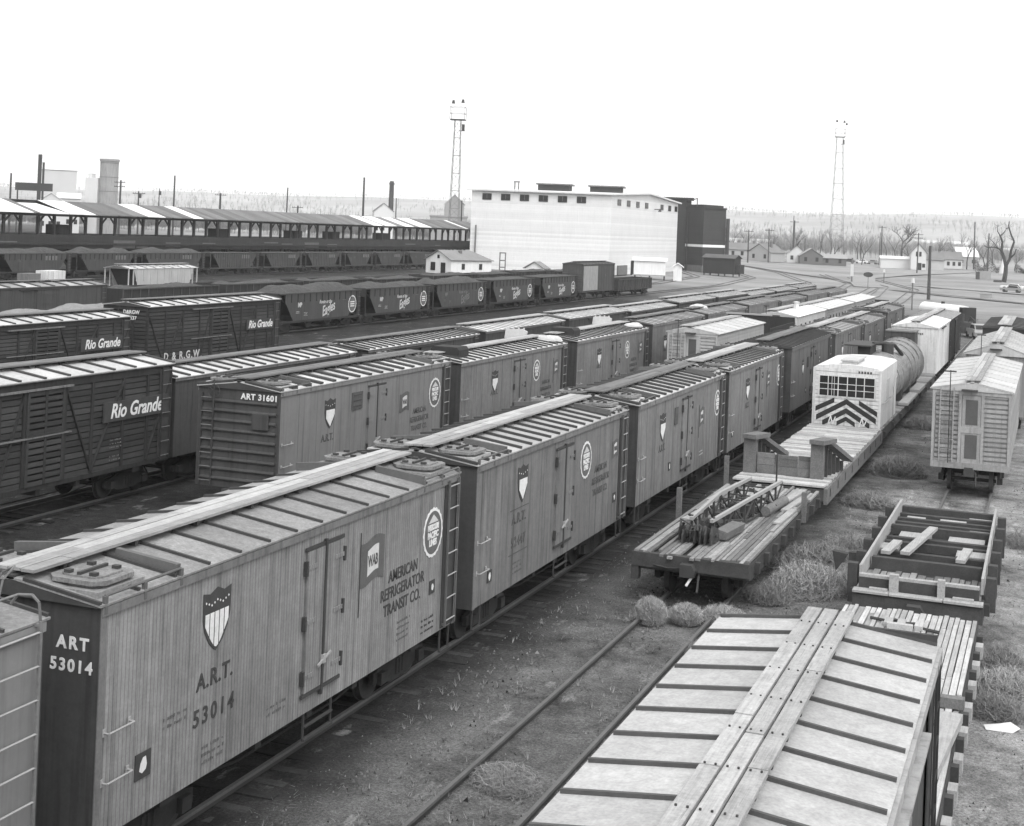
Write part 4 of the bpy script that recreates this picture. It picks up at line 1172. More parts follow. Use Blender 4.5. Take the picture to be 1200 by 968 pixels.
rk = thing('rack_car', 'flat car with a rack of dark cross timbers between low board sides', 'flat car', (T0, 33.1, 0))
L = 10.2
flat_frame(rk, L, 1.4, 1.08)
deck_planks(rk, -1.38, 1.38, 0.5, 2.4, 1.08, 77, across=False, wid=.17, mats=P_DECK)
m = MB(); m.box(-1.3, 1.3, .3, .44, 1.06, 1.34); m.build('end_bulkhead', P_TIMBERD, rk)
m = MB(); m.box(-1.4, -.62, -.06, .28, 1.061, 1.11); m.box(-.6, .55, -.05, .26, 1.061, 1.1); m.box(.57, 1.4, -.07, .25, 1.061, 1.115); m.each('end_plank', P_PLANKL, rk)
m = MB(); rnd = random.Random(4)
for x, y, lx, ly in ((-1.1, 4.8, .5, .7), (-.6, 6.5, .8, .8), (.9, 4.8, .7, .7), (.7, 6.5, .9, .7), (-1.05, 7.6, .5, .6), (1.0, 7.6, .6, .7), (.2, 9.05, .7, .4), (-.8, 9.05, .5, .4), (.9, 9.7, .6, .3)): m.box(x-lx/2, x+lx/2, y-ly/2, y+ly/2, 1.1, 1.2)
m.each('deck_remnant', P_PLANKL, rk)
s = MB()
for sg in (-1, 1):
    s.bar((sg*1.34, .9, 1.3), (sg*1.30, L-.2, 1.34), .06, .36)
s.build('side_board', mat('bleached board', .30, .2, 3, .9, island=.1, speck=.15), rk)
s = MB()
for y, z, h in ((2.5, 1.2, .3), (4.2, 1.14, .18), (5.3, 1.16, .2), (5.9, 1.16, .2), (7.05, 1.2, .26), (8.1, 1.16, .2), (8.7, 1.16, .2), (9.4, 1.16, .2), (10., 1.2, .26)):
    s.box(-1.26, 1.26, y-.1, y+.1, z-.12, z-.12+h)
s.box(-1.4, 1.4, .02, .2, .8, 1.06)
s.each('cross_timber', P_TIMBERD, rk)
s = MB()
for y, x in ((1.0,1.52),(2.4,1.5),(3.9,1.52),(5.5,1.5),(7.1,1.52),(8.7,1.5)):
    for sg in (-1, 1): s.box(sg*x-.11, sg*x+.11, y-.12, y+.12, .75, 1.5)
s.each('stake', P_TIMBERD, rk)
s = MB(); s.box(-.62, -.42, .15, .3, .95, 1.5); s.box(.42, .58, .15, .3, .95, 1.5); s.box(-1.3, 1.3, .3, .46, 1.345, 1.41); s.box(-1.05, -.65, .1, .24, 1.1, 1.16); s.box(.75, 1.2, .1, .24, 1.1, 1.16)
s.each('end_post', P_PLANKL, rk)
for k, (a, b_) in enumerate((((-.55, 3.0, 1.36), (-.15, 6.6, 1.36)), ((-1.0, 2.9, 1.35), (-.85, 4.4, 1.35)), ((.75, 2.8, 1.35), (.85, 4.3, 1.35)))):
    m = MB(); A, B_ = Vector(a)+Vector((T0, 33.1, .06)), Vector(b_)+Vector((T0, 33.1, .06)); m.bar(A, B_, .22, .08)
    tag(m.build('loose_plank', P_PLANKL if k else P_PLANK), ('long plank slanting across the dark timbers of the rack car', 'short pale plank at the left inside the rack car', 'short pale plank at the right inside the rack car')[k], 'plank')

# ================================================================== T1: flat cars with crane boom and timber bunks, striped cab, tank, white car
fl = thing('flat_car', 'worn plank flat car carrying a crane boom, nearest car on the weedy track', 'flat car', (T1-.03, 34.4, 0))
L = 11.0
deck_planks(fl, -1.42, -.55, 0.1, L-.6, 1.14, 5, across=False, ragged=.35, wid=.115, skip=.07)
deck_planks(fl, -.55, .62, 0.0, L-.1, 1.13, 6, across=False, ragged=.4, wid=.13, skip=.05, mats=mat('sandy deck plank', .23, .25, 2.5, .95, island=.4, speck=.45, grain='Y')).name = 'deck_planks'
deck_planks(fl, .62, 1.42, 0.1, L-.2, 1.14, 8, across=False, ragged=.3, wid=.12, skip=.1)
flat_frame(fl, L, 1.43, 1.1)
m = MB(); m.box(-1.45, 1.45, -.22, -.0, .78, 1.12); m.box(-1.46, -1.28, -.2, .05, .45, .8); m.build('end_beam', P_TIMBERD, fl)
for k, (x, y, h) in enumerate(((-1.58, 5.0, 1.0), (-1.62, 11.4, 1.05), (1.48, 7.6, .7))):
    m = MB(); m.box(x-.07, x+.07, y-.06, y+.06, .75, 1.1+h*.75)
    m.build('stake', P_TIMBER, fl)
hose = MB(); hose.path([(.1, -.3, .9), (.12, -.42, .72), (.0, -.5, .5)], .035, 8, 1); hose.path([(-.9, -.24, .86), (-.5, -.26, .82), (-.2, -.27, .86)], .02, 6)
hose.build('brake_hose', [P_IRON, P_WHITE], fl)
# crane boom
bo = thing('crane_boom', 'lattice crane boom section lying on the worn plank flat car', 'crane boom', (-8.22, 36.0, 1.16), R(-4))
m = MB(); bl = 6.6
def bx_(y): return .27+.2*min(1, y/3.4)
for s in (-1, 1):
    m.bar((s*bx_(0), 0.2, .5), (s*bx_(3.4), 3.4, .64), .085, .085, 1); m.bar((s*bx_(3.4), 3.4, .64), (s*.46, bl, .62), .085, .085, 1)
    m.bar((s*bx_(0), 0.2, .06), (s*bx_(3.4), 3.4, .05), .06, .06); m.bar((s*bx_(3.4), 3.4, .05), (s*.42, bl, .05), .06, .06)
    y = .35; k = 0
    while y < bl-.5:
        x = s*bx_(y); x2 = s*bx_(y+.8)
        m.bar((x, y, .06 if k else .56), (x2, y+.8, .58 if k else .06), .035, .05); m.bar((x, y, .06), (x, y, .58), .06, .05)
        y += .8; k = 1-k
y = .3
while y < bl: 
    m.bar((-bx_(y), y, .05), (bx_(y), y, .05), .03, .03)
    if y > 3: m.bar((-bx_(y), y, .5), (bx_(y), y, .5), .04, .04)
    y += .8
m.build('lattice', [P_IRON, P_RUNG], bo)
m = MB(); rnd = random.Random(31)
for _ in range(46):
    a = Vector((rnd.uniform(-.36, .36), rnd.uniform(.2, bl-.6), rnd.uniform(.04, .42))); d = Vector((rnd.uniform(-1, 1), rnd.uniform(-1.6, 1.6), rnd.uniform(-.5, .5))).normalized()*rnd.uniform(.2, .55)
    m.bar(a, a+d, rnd.uniform(.03, .12), rnd.uniform(.02, .09))
for y in (1.1, 2.4, 3.9): m.box(-.3, .3, y, y+.5, .02, .3)
m.build('scrap_iron', P_IRON, bo)
m = MB()
for k in range(2): m.tube((-.3+.42*k, .02, .2), (-.22+.42*k, .02, .2), .2, 14)
rnd = random.Random(6)
for k in range(7):
    h_, a_, b_ = rnd.uniform(.22, .52), rnd.uniform(-.42, -.15), rnd.uniform(.1, .4)
    m.prism([(a_,0),(b_,0),(b_-.06,h_*.7),(a_+.14,h_),(a_,h_*.6)], 'x', -.47+.145*k, -.43+.145*k)
for k in range(9):
    q = Vector((rnd.uniform(-.45, .4), rnd.uniform(-.4, .3), rnd.uniform(.05, .45))); m.bar(q, q+Vector((rnd.uniform(-.3,.3), rnd.uniform(-.3,.3), rnd.uniform(-.2,.25))), .05, .03)
m.box(-.45, .45, -.12, .1, .0, .1); m.tube((-.5, .0, .2), (.5, .0, .2), .05, 8)
m.build('sheave', P_IRON, bo)
m = MB(); m.tube((-7.3, 40.2, 1.29), (-7.12, 42.2, 1.29), .14, 12); tag(m.build('log', P_TIMBER), 'short round log on the worn flat car beside the crane boom', 'log')
m = MB(); m.prism([(-.18,0),(.16,0),(.2,.2),(-.1,.26)], 'y', 0, 1.5); tag(m.build('timber', P_TIMBER, None, (-7.75, 36.4, 1.17), (0,0,R(-6))), 'heavy timber lying at the head of the crane boom', 'timber')
for k, (x0, y0, x1, y1) in enumerate(((-6.95, 41.2, -6.75, 43.6), (-7.2, 42.2, -7.0, 44.8), (-6.8, 39.2, -6.72, 41.4), (-9.2, 41.6, -9.0, 44.9), (-9.15, 38.4, -8.95, 41.0))):
    m = MB(); m.bar((x0, y0, 1.19), (x1, y1, 1.2), .2, .05)
    tag(m.build('loose_plank', P_PLANKL if k < 3 else P_PLANK), ('pale loose plank near the far right corner of the worn flat car', 'pale loose plank beside the log on the worn flat car', 'pale loose plank near the right stake of the worn flat car', 'loose plank at the far left of the worn flat car', 'loose plank on the left of the worn flat car beside the crane boom')[k], 'plank')

f2 = thing('flat_car', 'flat car with bleached crosswise planks between the timber bunks and the striped cab', 'flat car', (T1-.02, 46.0, 0))
deck_planks(f2, -1.43, 1.43, .05, 15.6, 1.16, 15, across=True, ragged=.06, wid=.24, mats=mat('bleached deck plank', .36, .25, 2.5, .93, island=.35, speck=.4, grain='X'))
flat_frame(f2, 15.6, 1.45, 1.12)
m = MB(); m.box(1.45, 1.56, 0, 15.6, .6, 1.1); m.build('side_sill', P_TIMBER, f2)
for k, x in enumerate((-1.22, .98)):
    u = thing('timber_bunk', ('left timber bunk with a sloping brace on the bleached flat car', 'right timber bunk with a sloping brace on the bleached flat car')[k], 'timber bunk', (T1+x, 47.3, 1.16), 0, 'timber bunks on the flat car')
    m = MB(); m.box(-.2, .2, 0, .42, 0, 1.15); m.build('post', P_TIMBER, u)
    m = MB(); m.bar((.0, -.15, 1.22), (.28, .9, 1.2), .5, .14); m.bar((.2, .5, 1.2), (.62, 3.0, .3), .36, .14); m.build('cap_brace', P_TIMBER, u)
    m = MB()
    for i in range(5): m.box(.14+.07*i, .26+.07*i, .62+i*.42, .78+i*.42, 0, 1.0-i*.17)
    m.each('brace_slat', P_TIMBERD, u)
m = MB(); rnd = random.Random(3)
for i, (z0, z1) in enumerate(((0, .28), (.29, .52), (.53, .7))):
    for a, c in ((-.98, -.4), (-.39, .35), (.36, .76)):
        m.box(a, c-.01, -.04, .04, z0, z1 - (rnd.random()*.09 if i == 2 else 0))
tag(m.build('bulkhead', P_TIMBER, None, (T1, 47.5, 1.17)), 'low plank bulkhead standing between the two timber bunks', 'bulkhead')
m = MB(); m.tube((-8.05, 46.05, 1.15), (-8.05, 46.05, 2.05), .03, 6); tag(m.build('iron_stake', P_IRON), 'thin upright iron stake before the plank bulkhead', 'stake')

# striped cab
cb = thing('work_cab', 'white wooden cab with a barred window and dark chevron stripes on its front', 'cab', (T1, 61.7, 1.15), 0)
W = 1.4; H = 2.42
m = MB(); m.box(-W, W, .06, 6.3, 0, H); m.prism([(-W,H),(W,H),(W-.1,H+.07),(.6,H+.16),(0,H+.18),(-.6,H+.16),(-W+.1,H+.07)], 'y', .03, 6.35); m.build('body', P_TEE, cb)
m = MB(); nb = 15
for k in range(nb): m.box(-W+.02, W-.02, .0, .06, .02+k*H/nb, .02+(k+.86)*H/nb)
m.box(-W-.02, -W+.08, -.02, .05, 0, H); m.box(W-.08, W+.02, -.02, .05, 0, H)
m.build('front_boards', P_TEE, cb)
st = MB()
def stripe(x0, z0, x1, z1, th=.23):
    st.prism([(x0, z0-th/2), (x1, z1-th/2), (x1, z1+th/2), (x0, z0+th/2)] if x1 > x0 else [(x1, z1-th/2), (x0, z0-th/2), (x0, z0+th/2), (x1, z1+th/2)], 'y', -.006, .001)
for s in (-1, 1):
    stripe(0, 1.04, s*1.24, .30); stripe(0, .66, s*.98, .08); stripe(0, .32, s*.38, .10, .19)
    stripe(s*.52, 1.03, s*1.28, .60, .21) if s > 0 else stripe(s*.5, 1.08, s*1.28, .66, .21)
st.build('chevron_stripes', P_BLACK, cb)
wf = MB(); wf.box(-1.2, 1.2, -.02, .02, 1.2, 2.14); f = wf.build('window_frame', P_TEE, cb)
g = MB(); g.box(-1.13, 1.13, -.03, -.021, 1.26, 2.08); g.build('pane', P_GLASS, f)
g = MB()
for x in (-.78, -.36, .02, .38, .72): g.box(x-.018, x+.018, -.045, -.031, 1.26, 2.08)
for x in (-.62, -.52): g.box(x-.008, x+.008, -.06, -.05, 1.2, 2.3)
for z in (1.53, 1.77): g.box(-1.13, 1.13, -.04, -.031, z-.013, z+.013)
g.build('window_bars', P_TEE, f)
m = MB(); m.slab((-.35,.3,H+.3),(.4,.3,H+.3),(.4,3.2,H+.3),(-.35,3.2,H+.3), .06); m.box(-.28, .32, .35, 3.1, H+.12, H+.3); m.build('roof_hatch', P_ROOFW, cb)
m = MB(); m.box(W, W+.02, 2.2, 3.2, .9, 1.9); m.build('side_panel', P_ROOFW, cb)
m = MB(); m.path([(W+.0, .5, 1.0), (W+.18, .6, 1.1), (W+.18, 3.4, 1.1), (W, 3.5, 1.0)], .02, 6); m.path([(W+.1, 4.2, 0), (W+.1, 4.2, 1.4), (W+.1, 5.6, 1.9)], .02, 6); m.build('hand_rail', P_RUNG, cb)
for x in (-.75, .55):
    m = MB(); m.path([(x, -.03, .0), (x+.12, -.03, .4), (x+.2, -.03, .05), (x+.32, -.03, .38)], .025, 6); m.build('painted_mark', P_WHITE, cb)
m = MB()
for k in range(5): m.box(.45+.12*k, .53+.12*k, -.002, -.0005+.0, H-.16, H-.06)
m.build('data_stencil', P_INK, cb)

wk = thing('flat_car', 'long dark flat car under the striped cab and the rusty tank', 'flat car', (T1, 61.9, 0))
deck_planks(wk, -1.45, 1.45, .0, 29.5, 1.10, 19, across=True, wid=.3, mats=P_DECK); flat_frame(wk, 29.5, 1.45, 1.08)
m = MB(); m.box(1.15, 1.6, 10, 15.5, 1.12, 1.24); m.box(1.1, 1.6, 16.4, 20., 1.12, 1.3); m.build('walkway', P_PLANKL, wk)
tk = thing('tank', 'rusty banded cylinder tank lying behind the striped cab', 'tank', (T1, 69.2, 2.3))
m = MB(); m.tube((.05,0,0), (.05,6.2,0), 1.12, 28, 1.2); m.tube((.05,6.8,.05), (.05,14.0,.05), 1.34, 28, 1.3); m.tube((.05,6.2,.02),(.05,6.8,.05), 1.2, 28, 1.34); m.build('shell', P_TANKM, tk, smooth=False)
m = MB()
for y in (.1, 2.2, 4.3): m.tube((.05,y,0), (.05,y+.12,0), 1.2, 28, mi=0)
for y in (6.9, 9.2, 11.5, 13.7): m.tube((.05,y,.05), (.05,y+.14,.05), 1.385, 28, mi=0)
m.each('band', P_TANKM, tk)
m = MB()
for y in (1, 5, 9, 13): m.box(-1.1, 1.1, y-.2, y+.2, -1.2, -.6)
m.each('cradle', P_TIMBERD, tk)
m = MB(); m.slab((-1.5,2.5,1.55),(-.2,2.5,1.55),(-.2,6.0,1.55),(-1.5,6.0,1.55), .07); m.box(-.9, -.3, 3.0, 5.5, .8, 1.55); m.tube((.3,5.2,1.0),(.3,5.2,1.6), .3, 12); m.path([(.9,6.4,1.0),(.6,5.6,1.5),(.2,5.2,1.6),(-.3,4.2,1.62)], .09, 8); m.build('fittings', P_IRON, tk)
eq = thing('equipment_box', 'dark square housing between the rusty tank and the white boxcar', 'housing', (T1-.55, 89.6, 1.12))
m = MB(); m.box(-.85, .85, 0, 2.0, 0, 2.5); m.build('housing', P_HOP, eq); m = MB(); m.box(-.9, .9, -.05, 2.05, 2.5, 2.58); m.build('lid', P_TRIM, eq)
m = MB(); m.box(-.6, .6, -.03, 0, .5, 2.2); m.build('louvre', P_HOPD, eq)
wc = boxcar('white boxcar with sloping white roof beyond the rusty tank', (T1, 92.9, 0), L=11.6, ze=3.78, zr=4.05, side=P_TEE, end=P_TEE, roof=mat('white roof', .7, .08, 1, .8), rib=P_TEE, ribw=.04, ribh=.03, board=P_PLANKL, npan=8)
m = MB(); rnd = random.Random(8)
for k in range(9): m.box(-.45+k*.11, -.37+k*.11, -.012, -.002, 3.3+rnd.random()*.05, 3.45)
m.build('data_stencil', P_TRIM, wc)
boxcar('dark sided boxcar with grey roof, coupled behind the white boxcar', (T1, 105.3, 0), L=10.5, ze=3.8, zr=4.0, side=P_HOPD, end=P_HOPD, roof=mat('grey roof WC', .3, .14, 1, .8), rib=P_TRIM, ribw=.04, ribh=.03, board=P_PLANKL, npan=8)

# ================================================================== icing platform
ip = thing('icing_platform', 'long icing platform on posts with a patchy dark and white roof', 'platform', (-112, 84, 0))
PL = 196.
P_PLATD = mat('dark platform timber', .035, .3, .6, .9, streak=.3)
P_ROOFP = mat('old platform roof', .14, .25, .4, .9, island=.3, streak=.3)
P_ROOFN = mat('white sheet roofing', .8, .06, .6, .8)
m = MB(); m.box(-9.5, 0, 0, PL, 5.55, 6.1); m.box(-.02, .25, 0, PL, 4.4, 5.9); m.box(.25, .5, 0, PL, 4.9, 5.15); m.build('deck', P_PLATD, ip)
m = MB(); rnd = random.Random(2); y = 0
while y < PL-4:
    if rnd.random() < .6: m.box(.26, .30, y, y+rnd.uniform(2, 5), rnd.choice((4.5,4.7,5.3)), rnd.choice((4.75,5.0,5.5)))
    y += rnd.uniform(4, 9)
m.each('walkway_board', P_RIBM, ip)
posts = []; y = 1.; k = 0
while y < PL:
    posts.append(y); y += 3.1 if k % 2 else 2.9; k += 1
m = MB()
for y in posts[::2]:
    m.box(-.9, -.6, y-.15, y+.15, 0, 4.6); m.box(-5, -4.7, y-.15, y+.15, 0, 4.6); m.box(-9.2, -8.9, y-.15, y+.15, 0, 4.6)
    m.bar((-.75, y, 3.), (-5, y, 4.5), .15, .2)
m.box(-9.4, -9.2, 0, PL, 2.6, 4.7)
m.build('trestle', P_PLATD, ip)
for i, y in enumerate(posts):
    m = MB(); m.box(-.75, -.45, y-.16, y+.16, 6.1, 8.45)
    if i % 2 == 0:
        m.bar((-.6, y, 7.4), (-.6, y+1.1, 8.4), .15, .18); 
    else: m.bar((-.6, y, 7.4), (-.6, y-1.1, 8.4), .15, .18)
    m.build('post', P_PLATD, ip)
m = MB(); m.box(-.8, -.4, 0, PL, 8.3, 8.55); m.box(-8.8, -8.4, 0, PL, 8.3, 8.55); m.box(-4.8, -4.5, 0, PL, 9.8, 10.)
m.build('eave_beam', P_PLATD, ip)
white = [(0, 53), (54.2, 59.4), (59.6, 64.6), (75.6, 79.6), (86.2, 88.8), (142.4, 146.2), (147.2, 152), (155.4, 159.4), (162.0, 167.6), (184.5, 186.)]
y = 0.
wd, dk = MB(), MB()
while y < PL:
    y1 = min(PL, y+1.3 if not any(a <= y < b for a, b in white) else next(b for a, b in white if a <= y < b))
    for a, b in white:
        if y < a < y1: y1 = a
    t_ = wd if any(a <= y < b for a, b in white) else dk
    top = 10.15 if not (54 <= y < 59) else 9.75
    lo = 8.62
    t_.slab((-4.6, y, 10.15 if t_ is dk else top), (.35, y, lo), (.35, y1, lo), (-4.6, y1, 10.15 if t_ is dk else top), .06)
    dk.slab((-9.6, y, lo), (-4.62, y, 10.15), (-4.62, y1, 10.15), (-9.6, y1, lo), .06)
    y = y1
dk.build('roof', P_ROOFP, ip); wd.each('roof_patch', P_ROOFN, ip)
m = MB()
for y in (8, 31, 60, 96, 118, 131, 150): m.box(-3.5, -1.5, y, y+2.4, 6.1, 7.3)
m.each('machine', P_HOPD, ip)

# ================================================================== ice house and brick plant
P_BRICKW = mat('whitewashed brick', .66, .06, .35, .9, streak=.06, boards=('Z', .42, .05), speck=.04)
P_BRICKD = mat('dark brick', .04, .2, .3, .9, streak=.2, boards=('Z', .4, .12))
C0, C1, C2 = Vector((-80.05, 265.2)), Vector((-106.6, 258.9)), Vector((-81.2, 321.9))
C3 = C1 + (C2 - C0)
zb, zt = .7, 16.2
ih = thing('ice_house', 'big white windowless ice house with small dark openings under its eaves', 'building', (-92, 285, 0))
O = Vector((-92, 285))
def q2(v): v = v - O; return (v.x, v.y)
m = MB(); m.prism([q2(C0), q2(C2), q2(C3), q2(C1)], 'z', zb, zt); 
mid = (C0+C2)/2; mid2 = (C1+C3)/2
a, b, c, d, e, f = (Vector((*q2(C0), zt)), Vector((*q2(C2), zt)), Vector((*q2(mid), 17.35)), Vector((*q2(C1), zt)), Vector((*q2(C3), zt)), Vector((*q2(mid2), 17.35)))
m.add([a, b, c, d, e, f], [(0,1,2), (3,5,4)])
m.build('wall', P_BRICKW, ih)
m = MB()
def ext(p, q, k): return p + (p-q).normalized()*k
u = (a-d).normalized(); v = (b-a).normalized()
def roofq(p, r, p2, r2):
    A = p + u*.9 - v*.0; B = r + u*.9; C = r2 - u*.9; D = p2 - u*.9
    return A, B, C, D
e0 = a - v*.8 - Vector((0,0,.03)); e1 = d - v*.8 - Vector((0,0,.03))
m.slab(e0+u*.7+Vector((0,0,.06)), c+u*.7+Vector((0,0,.06)), f-u*.7+Vector((0,0,.06)), e1-u*.7+Vector((0,0,.06)), .3)
g0 = b + v*.8 - Vector((0,0,.03)); g1 = e + v*.8 - Vector((0,0,.03))
m.slab(c+u*.7+Vector((0,0,.06)), g0+u*.7+Vector((0,0,.06)), g1-u*.7+Vector((0,0,.06)), f-u*.7+Vector((0,0,.06)), .3)
m.build('roof', mat('white roof edge', .62, .1, .5, .8), ih)
def wall_rect(p, q, s0, s1, z0, z1, out, off=.05, t=.06):
    """a flat box on the wall p->q between fractions s0..s1"""
    d = (q-p); A = p + d*s0; B = p + d*s1; n = Vector((d.y, -d.x)).normalized()*out
    A, B = A+n*off, B+n*off; A2, B2 = A+n*t, B+n*t
    mm = MB(); mm.prism([(A.x-O.x,A.y-O.y),(B.x-O.x,B.y-O.y),(B2.x-O.x,B2.y-O.y),(A2.x-O.x,A2.y-O.y)], 'z', z0, z1); return mm
for s in (.085, .22, .355, .49, .627, .762):
    mm = wall_rect(C1, C0, s-.033+.025, s+.033+.025, 14.5, 15.75, 1); w_ = mm.build('window', P_GLASS, ih)
    mm = wall_rect(C1, C0, s-.0015+.025, s+.0015+.025, 14.7, 15.8, 1, .1); mm.build('frame', P_TRIM, w_)
for s in (.075, .20, .33, .46, .70, .83, .94):
    wall_rect(C0, C2, s, s+.045, 14.4, 15.6, 1).build('window', P_GLASS, ih)
wall_rect(C0, C2, .10, .22, zb, 2.6, 1, .05, .3).build('loading_door', P_TRIM, ih); wall_rect(C0, C2, .36, .42, zb, 2.9, 1, .05, .3).build('loading_door', P_TRIM, ih)
mm = wall_rect(C1, C0, .035, .045, zb, 9.5, 1, .3, .2); mm.build('drain_pipe', P_TRIM, ih)
lm = MB(); pp = C0 + (C2-C0)*.60 + Vector((1.0, 0)); lm.tube((pp.x-O.x-.9, pp.y-O.y, 14.4), (pp.x-O.x+.3, pp.y-O.y, 14.4), .1, 6); lm.tube((pp.x-O.x+.3, pp.y-O.y, 14.5), (pp.x-O.x+.3, pp.y-O.y, 13.9), .15, 8, .4); lm.build('wall_lamp', P_IRON, ih)
for x, y, k in ((-97.2, 271.3, 6.2), (-87.6, 275.6, 6.2)):
    mm = MB(); mm.box(-.2, k, 0, 5, 16.4, 18.15); mo = mm.build('roof_monitor', P_INK, ih, (x-O.x, y-O.y, 0), (0,0,R(13)))
    mm = MB(); mm.box(-.6, k+.5, -.5, 5.5, 18.15, 18.4); mm.build('monitor_roof', P_TRIM, mo)
mm = MB(); mm.box(0, .18, 0, .2, 16.3, 18.4); mm.box(.8, .98, 0, .2, 16.3, 18.4); mm.box(-.1, 1.08, -.02, .22, 18.25, 18.5); mm.build('roof_frame', P_TRIM, ih, (-100.6-O.x, 266.2-O.y, 0))

bk = thing('brick_plant', 'tall dark brick plant building with a white band, right of the ice house', 'building', (-81, 338, 0))
O2 = Vector((-81, 338))
B0, B1, B2 = Vector((-76.7, 328.9)), Vector((-88.0, 341.0)), Vector((-73.6, 338.9))
B3 = B1 + (B2-B0)
r2 = lambda v: (v.x-O2.x, v.y-O2.y)
m = MB(); m.prism([r2(B0), r2(B2), r2(B3), r2(B1)], 'z', .1, 15.6); m.build('wall', P_BRICKD, bk)
def grow(k):
    c = (B0+B3)/2; return [((p-c)*k + c) for p in (B0, B2, B3, B1)]
m = MB(); m.prism([r2(p) for p in grow(1.012)], 'z', 6.5, 7.1); m.build('string_course', P_ROOFN, bk)
m = MB(); m.prism([r2(p) for p in grow(1.03)], 'z', 15.6, 15.95); m.prism([r2(p) for p in grow(.9)], 'z', 15.95, 16.5); m.build('roof', P_HOPD, bk)
m = MB(); m.prism([r2(p) for p in grow(1.008)], 'z', .1, 2.2); m.build('plinth', P_TRIM, bk)
m = MB()
for k in (.2, .5, .8):
    p = B0.lerp(B1, k); m.tube((*r2(p), 15.8), (*r2(p), 18.0), .12, 6)
p, q = B0.lerp(B1, .2), B0.lerp(B1, .5); m.tube((*r2(p), 17.9), (*r2(q), 17.2), .1, 6); m.build('vent_pipe', P_IRON, bk)
p = B0.lerp(B1, .45); m = MB(); m.tube((p.x-O2.x+.1, p.y-O2.y-.6, .5), (p.x-O2.x+.1, p.y-O2.y-.6, 14.5), .14, 6)
m.build('down_pipe', P_IRON, bk); m = MB(); p = B2; m.tube((p.x-O2.x+.5, p.y-O2.y, .5), (p.x-O2.x+.5, p.y-O2.y, 13.5), .45, 10); m.build('stack_pipe', P_IRON, bk)
ld = thing('rear_loft', 'dark roof loft showing above the right end of the white ice house', 'building', (-90, 333, 0), R(14))
m = MB(); m.box(-2, 9, 0, 8, .5, 17.6); m.build('wall', P_BRICKD, ld); m = MB(); m.box(-2.6, 9.6, -.6, 8.6, 17.6, 18.1); m.build('roof', P_HOPD, ld)

def shed(label, loc, rz, lx, ly, z0, z1, zr, wall, roof, kind='shed', along='x', legs=0., open_=True):
    t = thing('shed', label, kind, loc, rz)
    m = MB(); m.box(-lx/2, lx/2, -ly/2, ly/2, z0, z1)
    if along == 'x': m.prism([(-ly/2,z1),(ly/2,z1),(0,zr)], 'x', -lx/2, lx/2)
    else: m.prism([(-lx/2,z1),(lx/2,z1),(0,zr)], 'y', -ly/2, ly/2)
    m.build('wall', wall, t)
    m = MB()
    if along == 'x':
        m.slab((-lx/2-.3,-ly/2-.3,z1-.04),(lx/2+.3,-ly/2-.3,z1-.04),(lx/2+.3,0,zr+.04),(-lx/2-.3,0,zr+.04), .12); m.slab((-lx/2-.3,0,zr+.04),(lx/2+.3,0,zr+.04),(lx/2+.3,ly/2+.3,z1-.04),(-lx/2-.3,ly/2+.3,z1-.04), .12)
    else:
        m.slab((-lx/2-.3,-ly/2-.3,z1-.04),(0,-ly/2-.3,zr+.04),(0,ly/2+.3,zr+.04),(-lx/2-.3,ly/2+.3,z1-.04), .12); m.slab((0,-ly/2-.3,zr+.04),(lx/2+.3,-ly/2-.3,z1-.04),(lx/2+.3,ly/2+.3,z1-.04),(0,ly/2+.3,zr+.04), .12)
    m.build('roof', roof, t)
    if legs:
        m = MB()
        for x in (-lx/2+.2, 0, lx/2-.2):
            for y in (-ly/2+.2, ly/2-.2): m.box(x-.12, x+.12, y-.12, y+.12, z0-legs, z0)
        m.each('leg', P_IRON, t)
    return t
P_SHEDW = mat('white shed boards', .7, .08, .6, .85, streak=.12)
P_SHEDD = mat('black shed boards', .03, .25, .6, .9, streak=.2)
P_ROOFG = mat('grey shingle roof', .20, .15, .6, .9, speck=.15)
ws = shed('white loading shed with a pale roof raised before the ice house', (-72.3, 266.5, .1), R(14), 6.0, 3.2, 1.2, 3.8, 4.3, P_SHEDW, P_ROOFN, legs=1.1)
m = MB(); m.box(-3.6, -2.9, -1.55, 1.5, 1.0, 3.7); m.build('dark_doorway', P_SHEDD, ws); m = MB(); m.bar((-1.8, -1.7, 1.1), (-.8, -2.3, .0), .1, .25); m.box(-3.2, 3.4, -1.8, 1.7, 1.0, 1.2); m.build('platform', P_PLANK, ws)
shed('small white hut with a pointed roof beside the white loading shed', (-67.3, 268.5, .1), R(14), 1.6, 2.2, .1, 2.8, 3.5, P_SHEDW, P_ROOFN, along='y')
bs = shed('long black shed in front of the brick plant', (-69.6, 318.0, .4), R(-10), 7.4, 4.0, .4, 3.9, 4.6, P_SHEDD, mat('black shed roof', .09, .2, 1, .8), legs=.5)
m = MB(); m.box(3.9, 4.9, -1.2, 1.2, .6, 2.6); m.build('annex', P_SHEDD, bs)

hs = thing('cottage', 'small white cottage with a grey hipped roof left of the ice house', 'house', (-96.2, 229.0, .9), R(67.3))
m = MB(); m.box(-4.9, 4.9, -3.1, 3.1, 0, 2.4); m.prism([(-3.1,2.4),(3.1,2.4),(0,3.85)], 'x', -4.9, -4.8); m.build('wall', P_SHEDW, hs)
m = MB(); m.slab((-5.2,-3.4,2.3),(5.2,-3.4,2.3),(2.6,0,3.95),(-5.2,0,3.95), .1); m.slab((-5.2,0,3.95),(2.6,0,3.95),(5.2,3.4,2.3),(-5.2,3.4,2.3), .1); m.add([(5.2,-3.4,2.3),(5.2,3.4,2.3),(2.6,0,4.0)], [(0,1,2)]); m.build('roof', P_ROOFG, hs)
for x in (-2.0, 2.2): m = MB(); m.box(x-.35, x+.35, -3.17, -3.08, .8, 1.8); m.build('window', P_GLASS, hs)
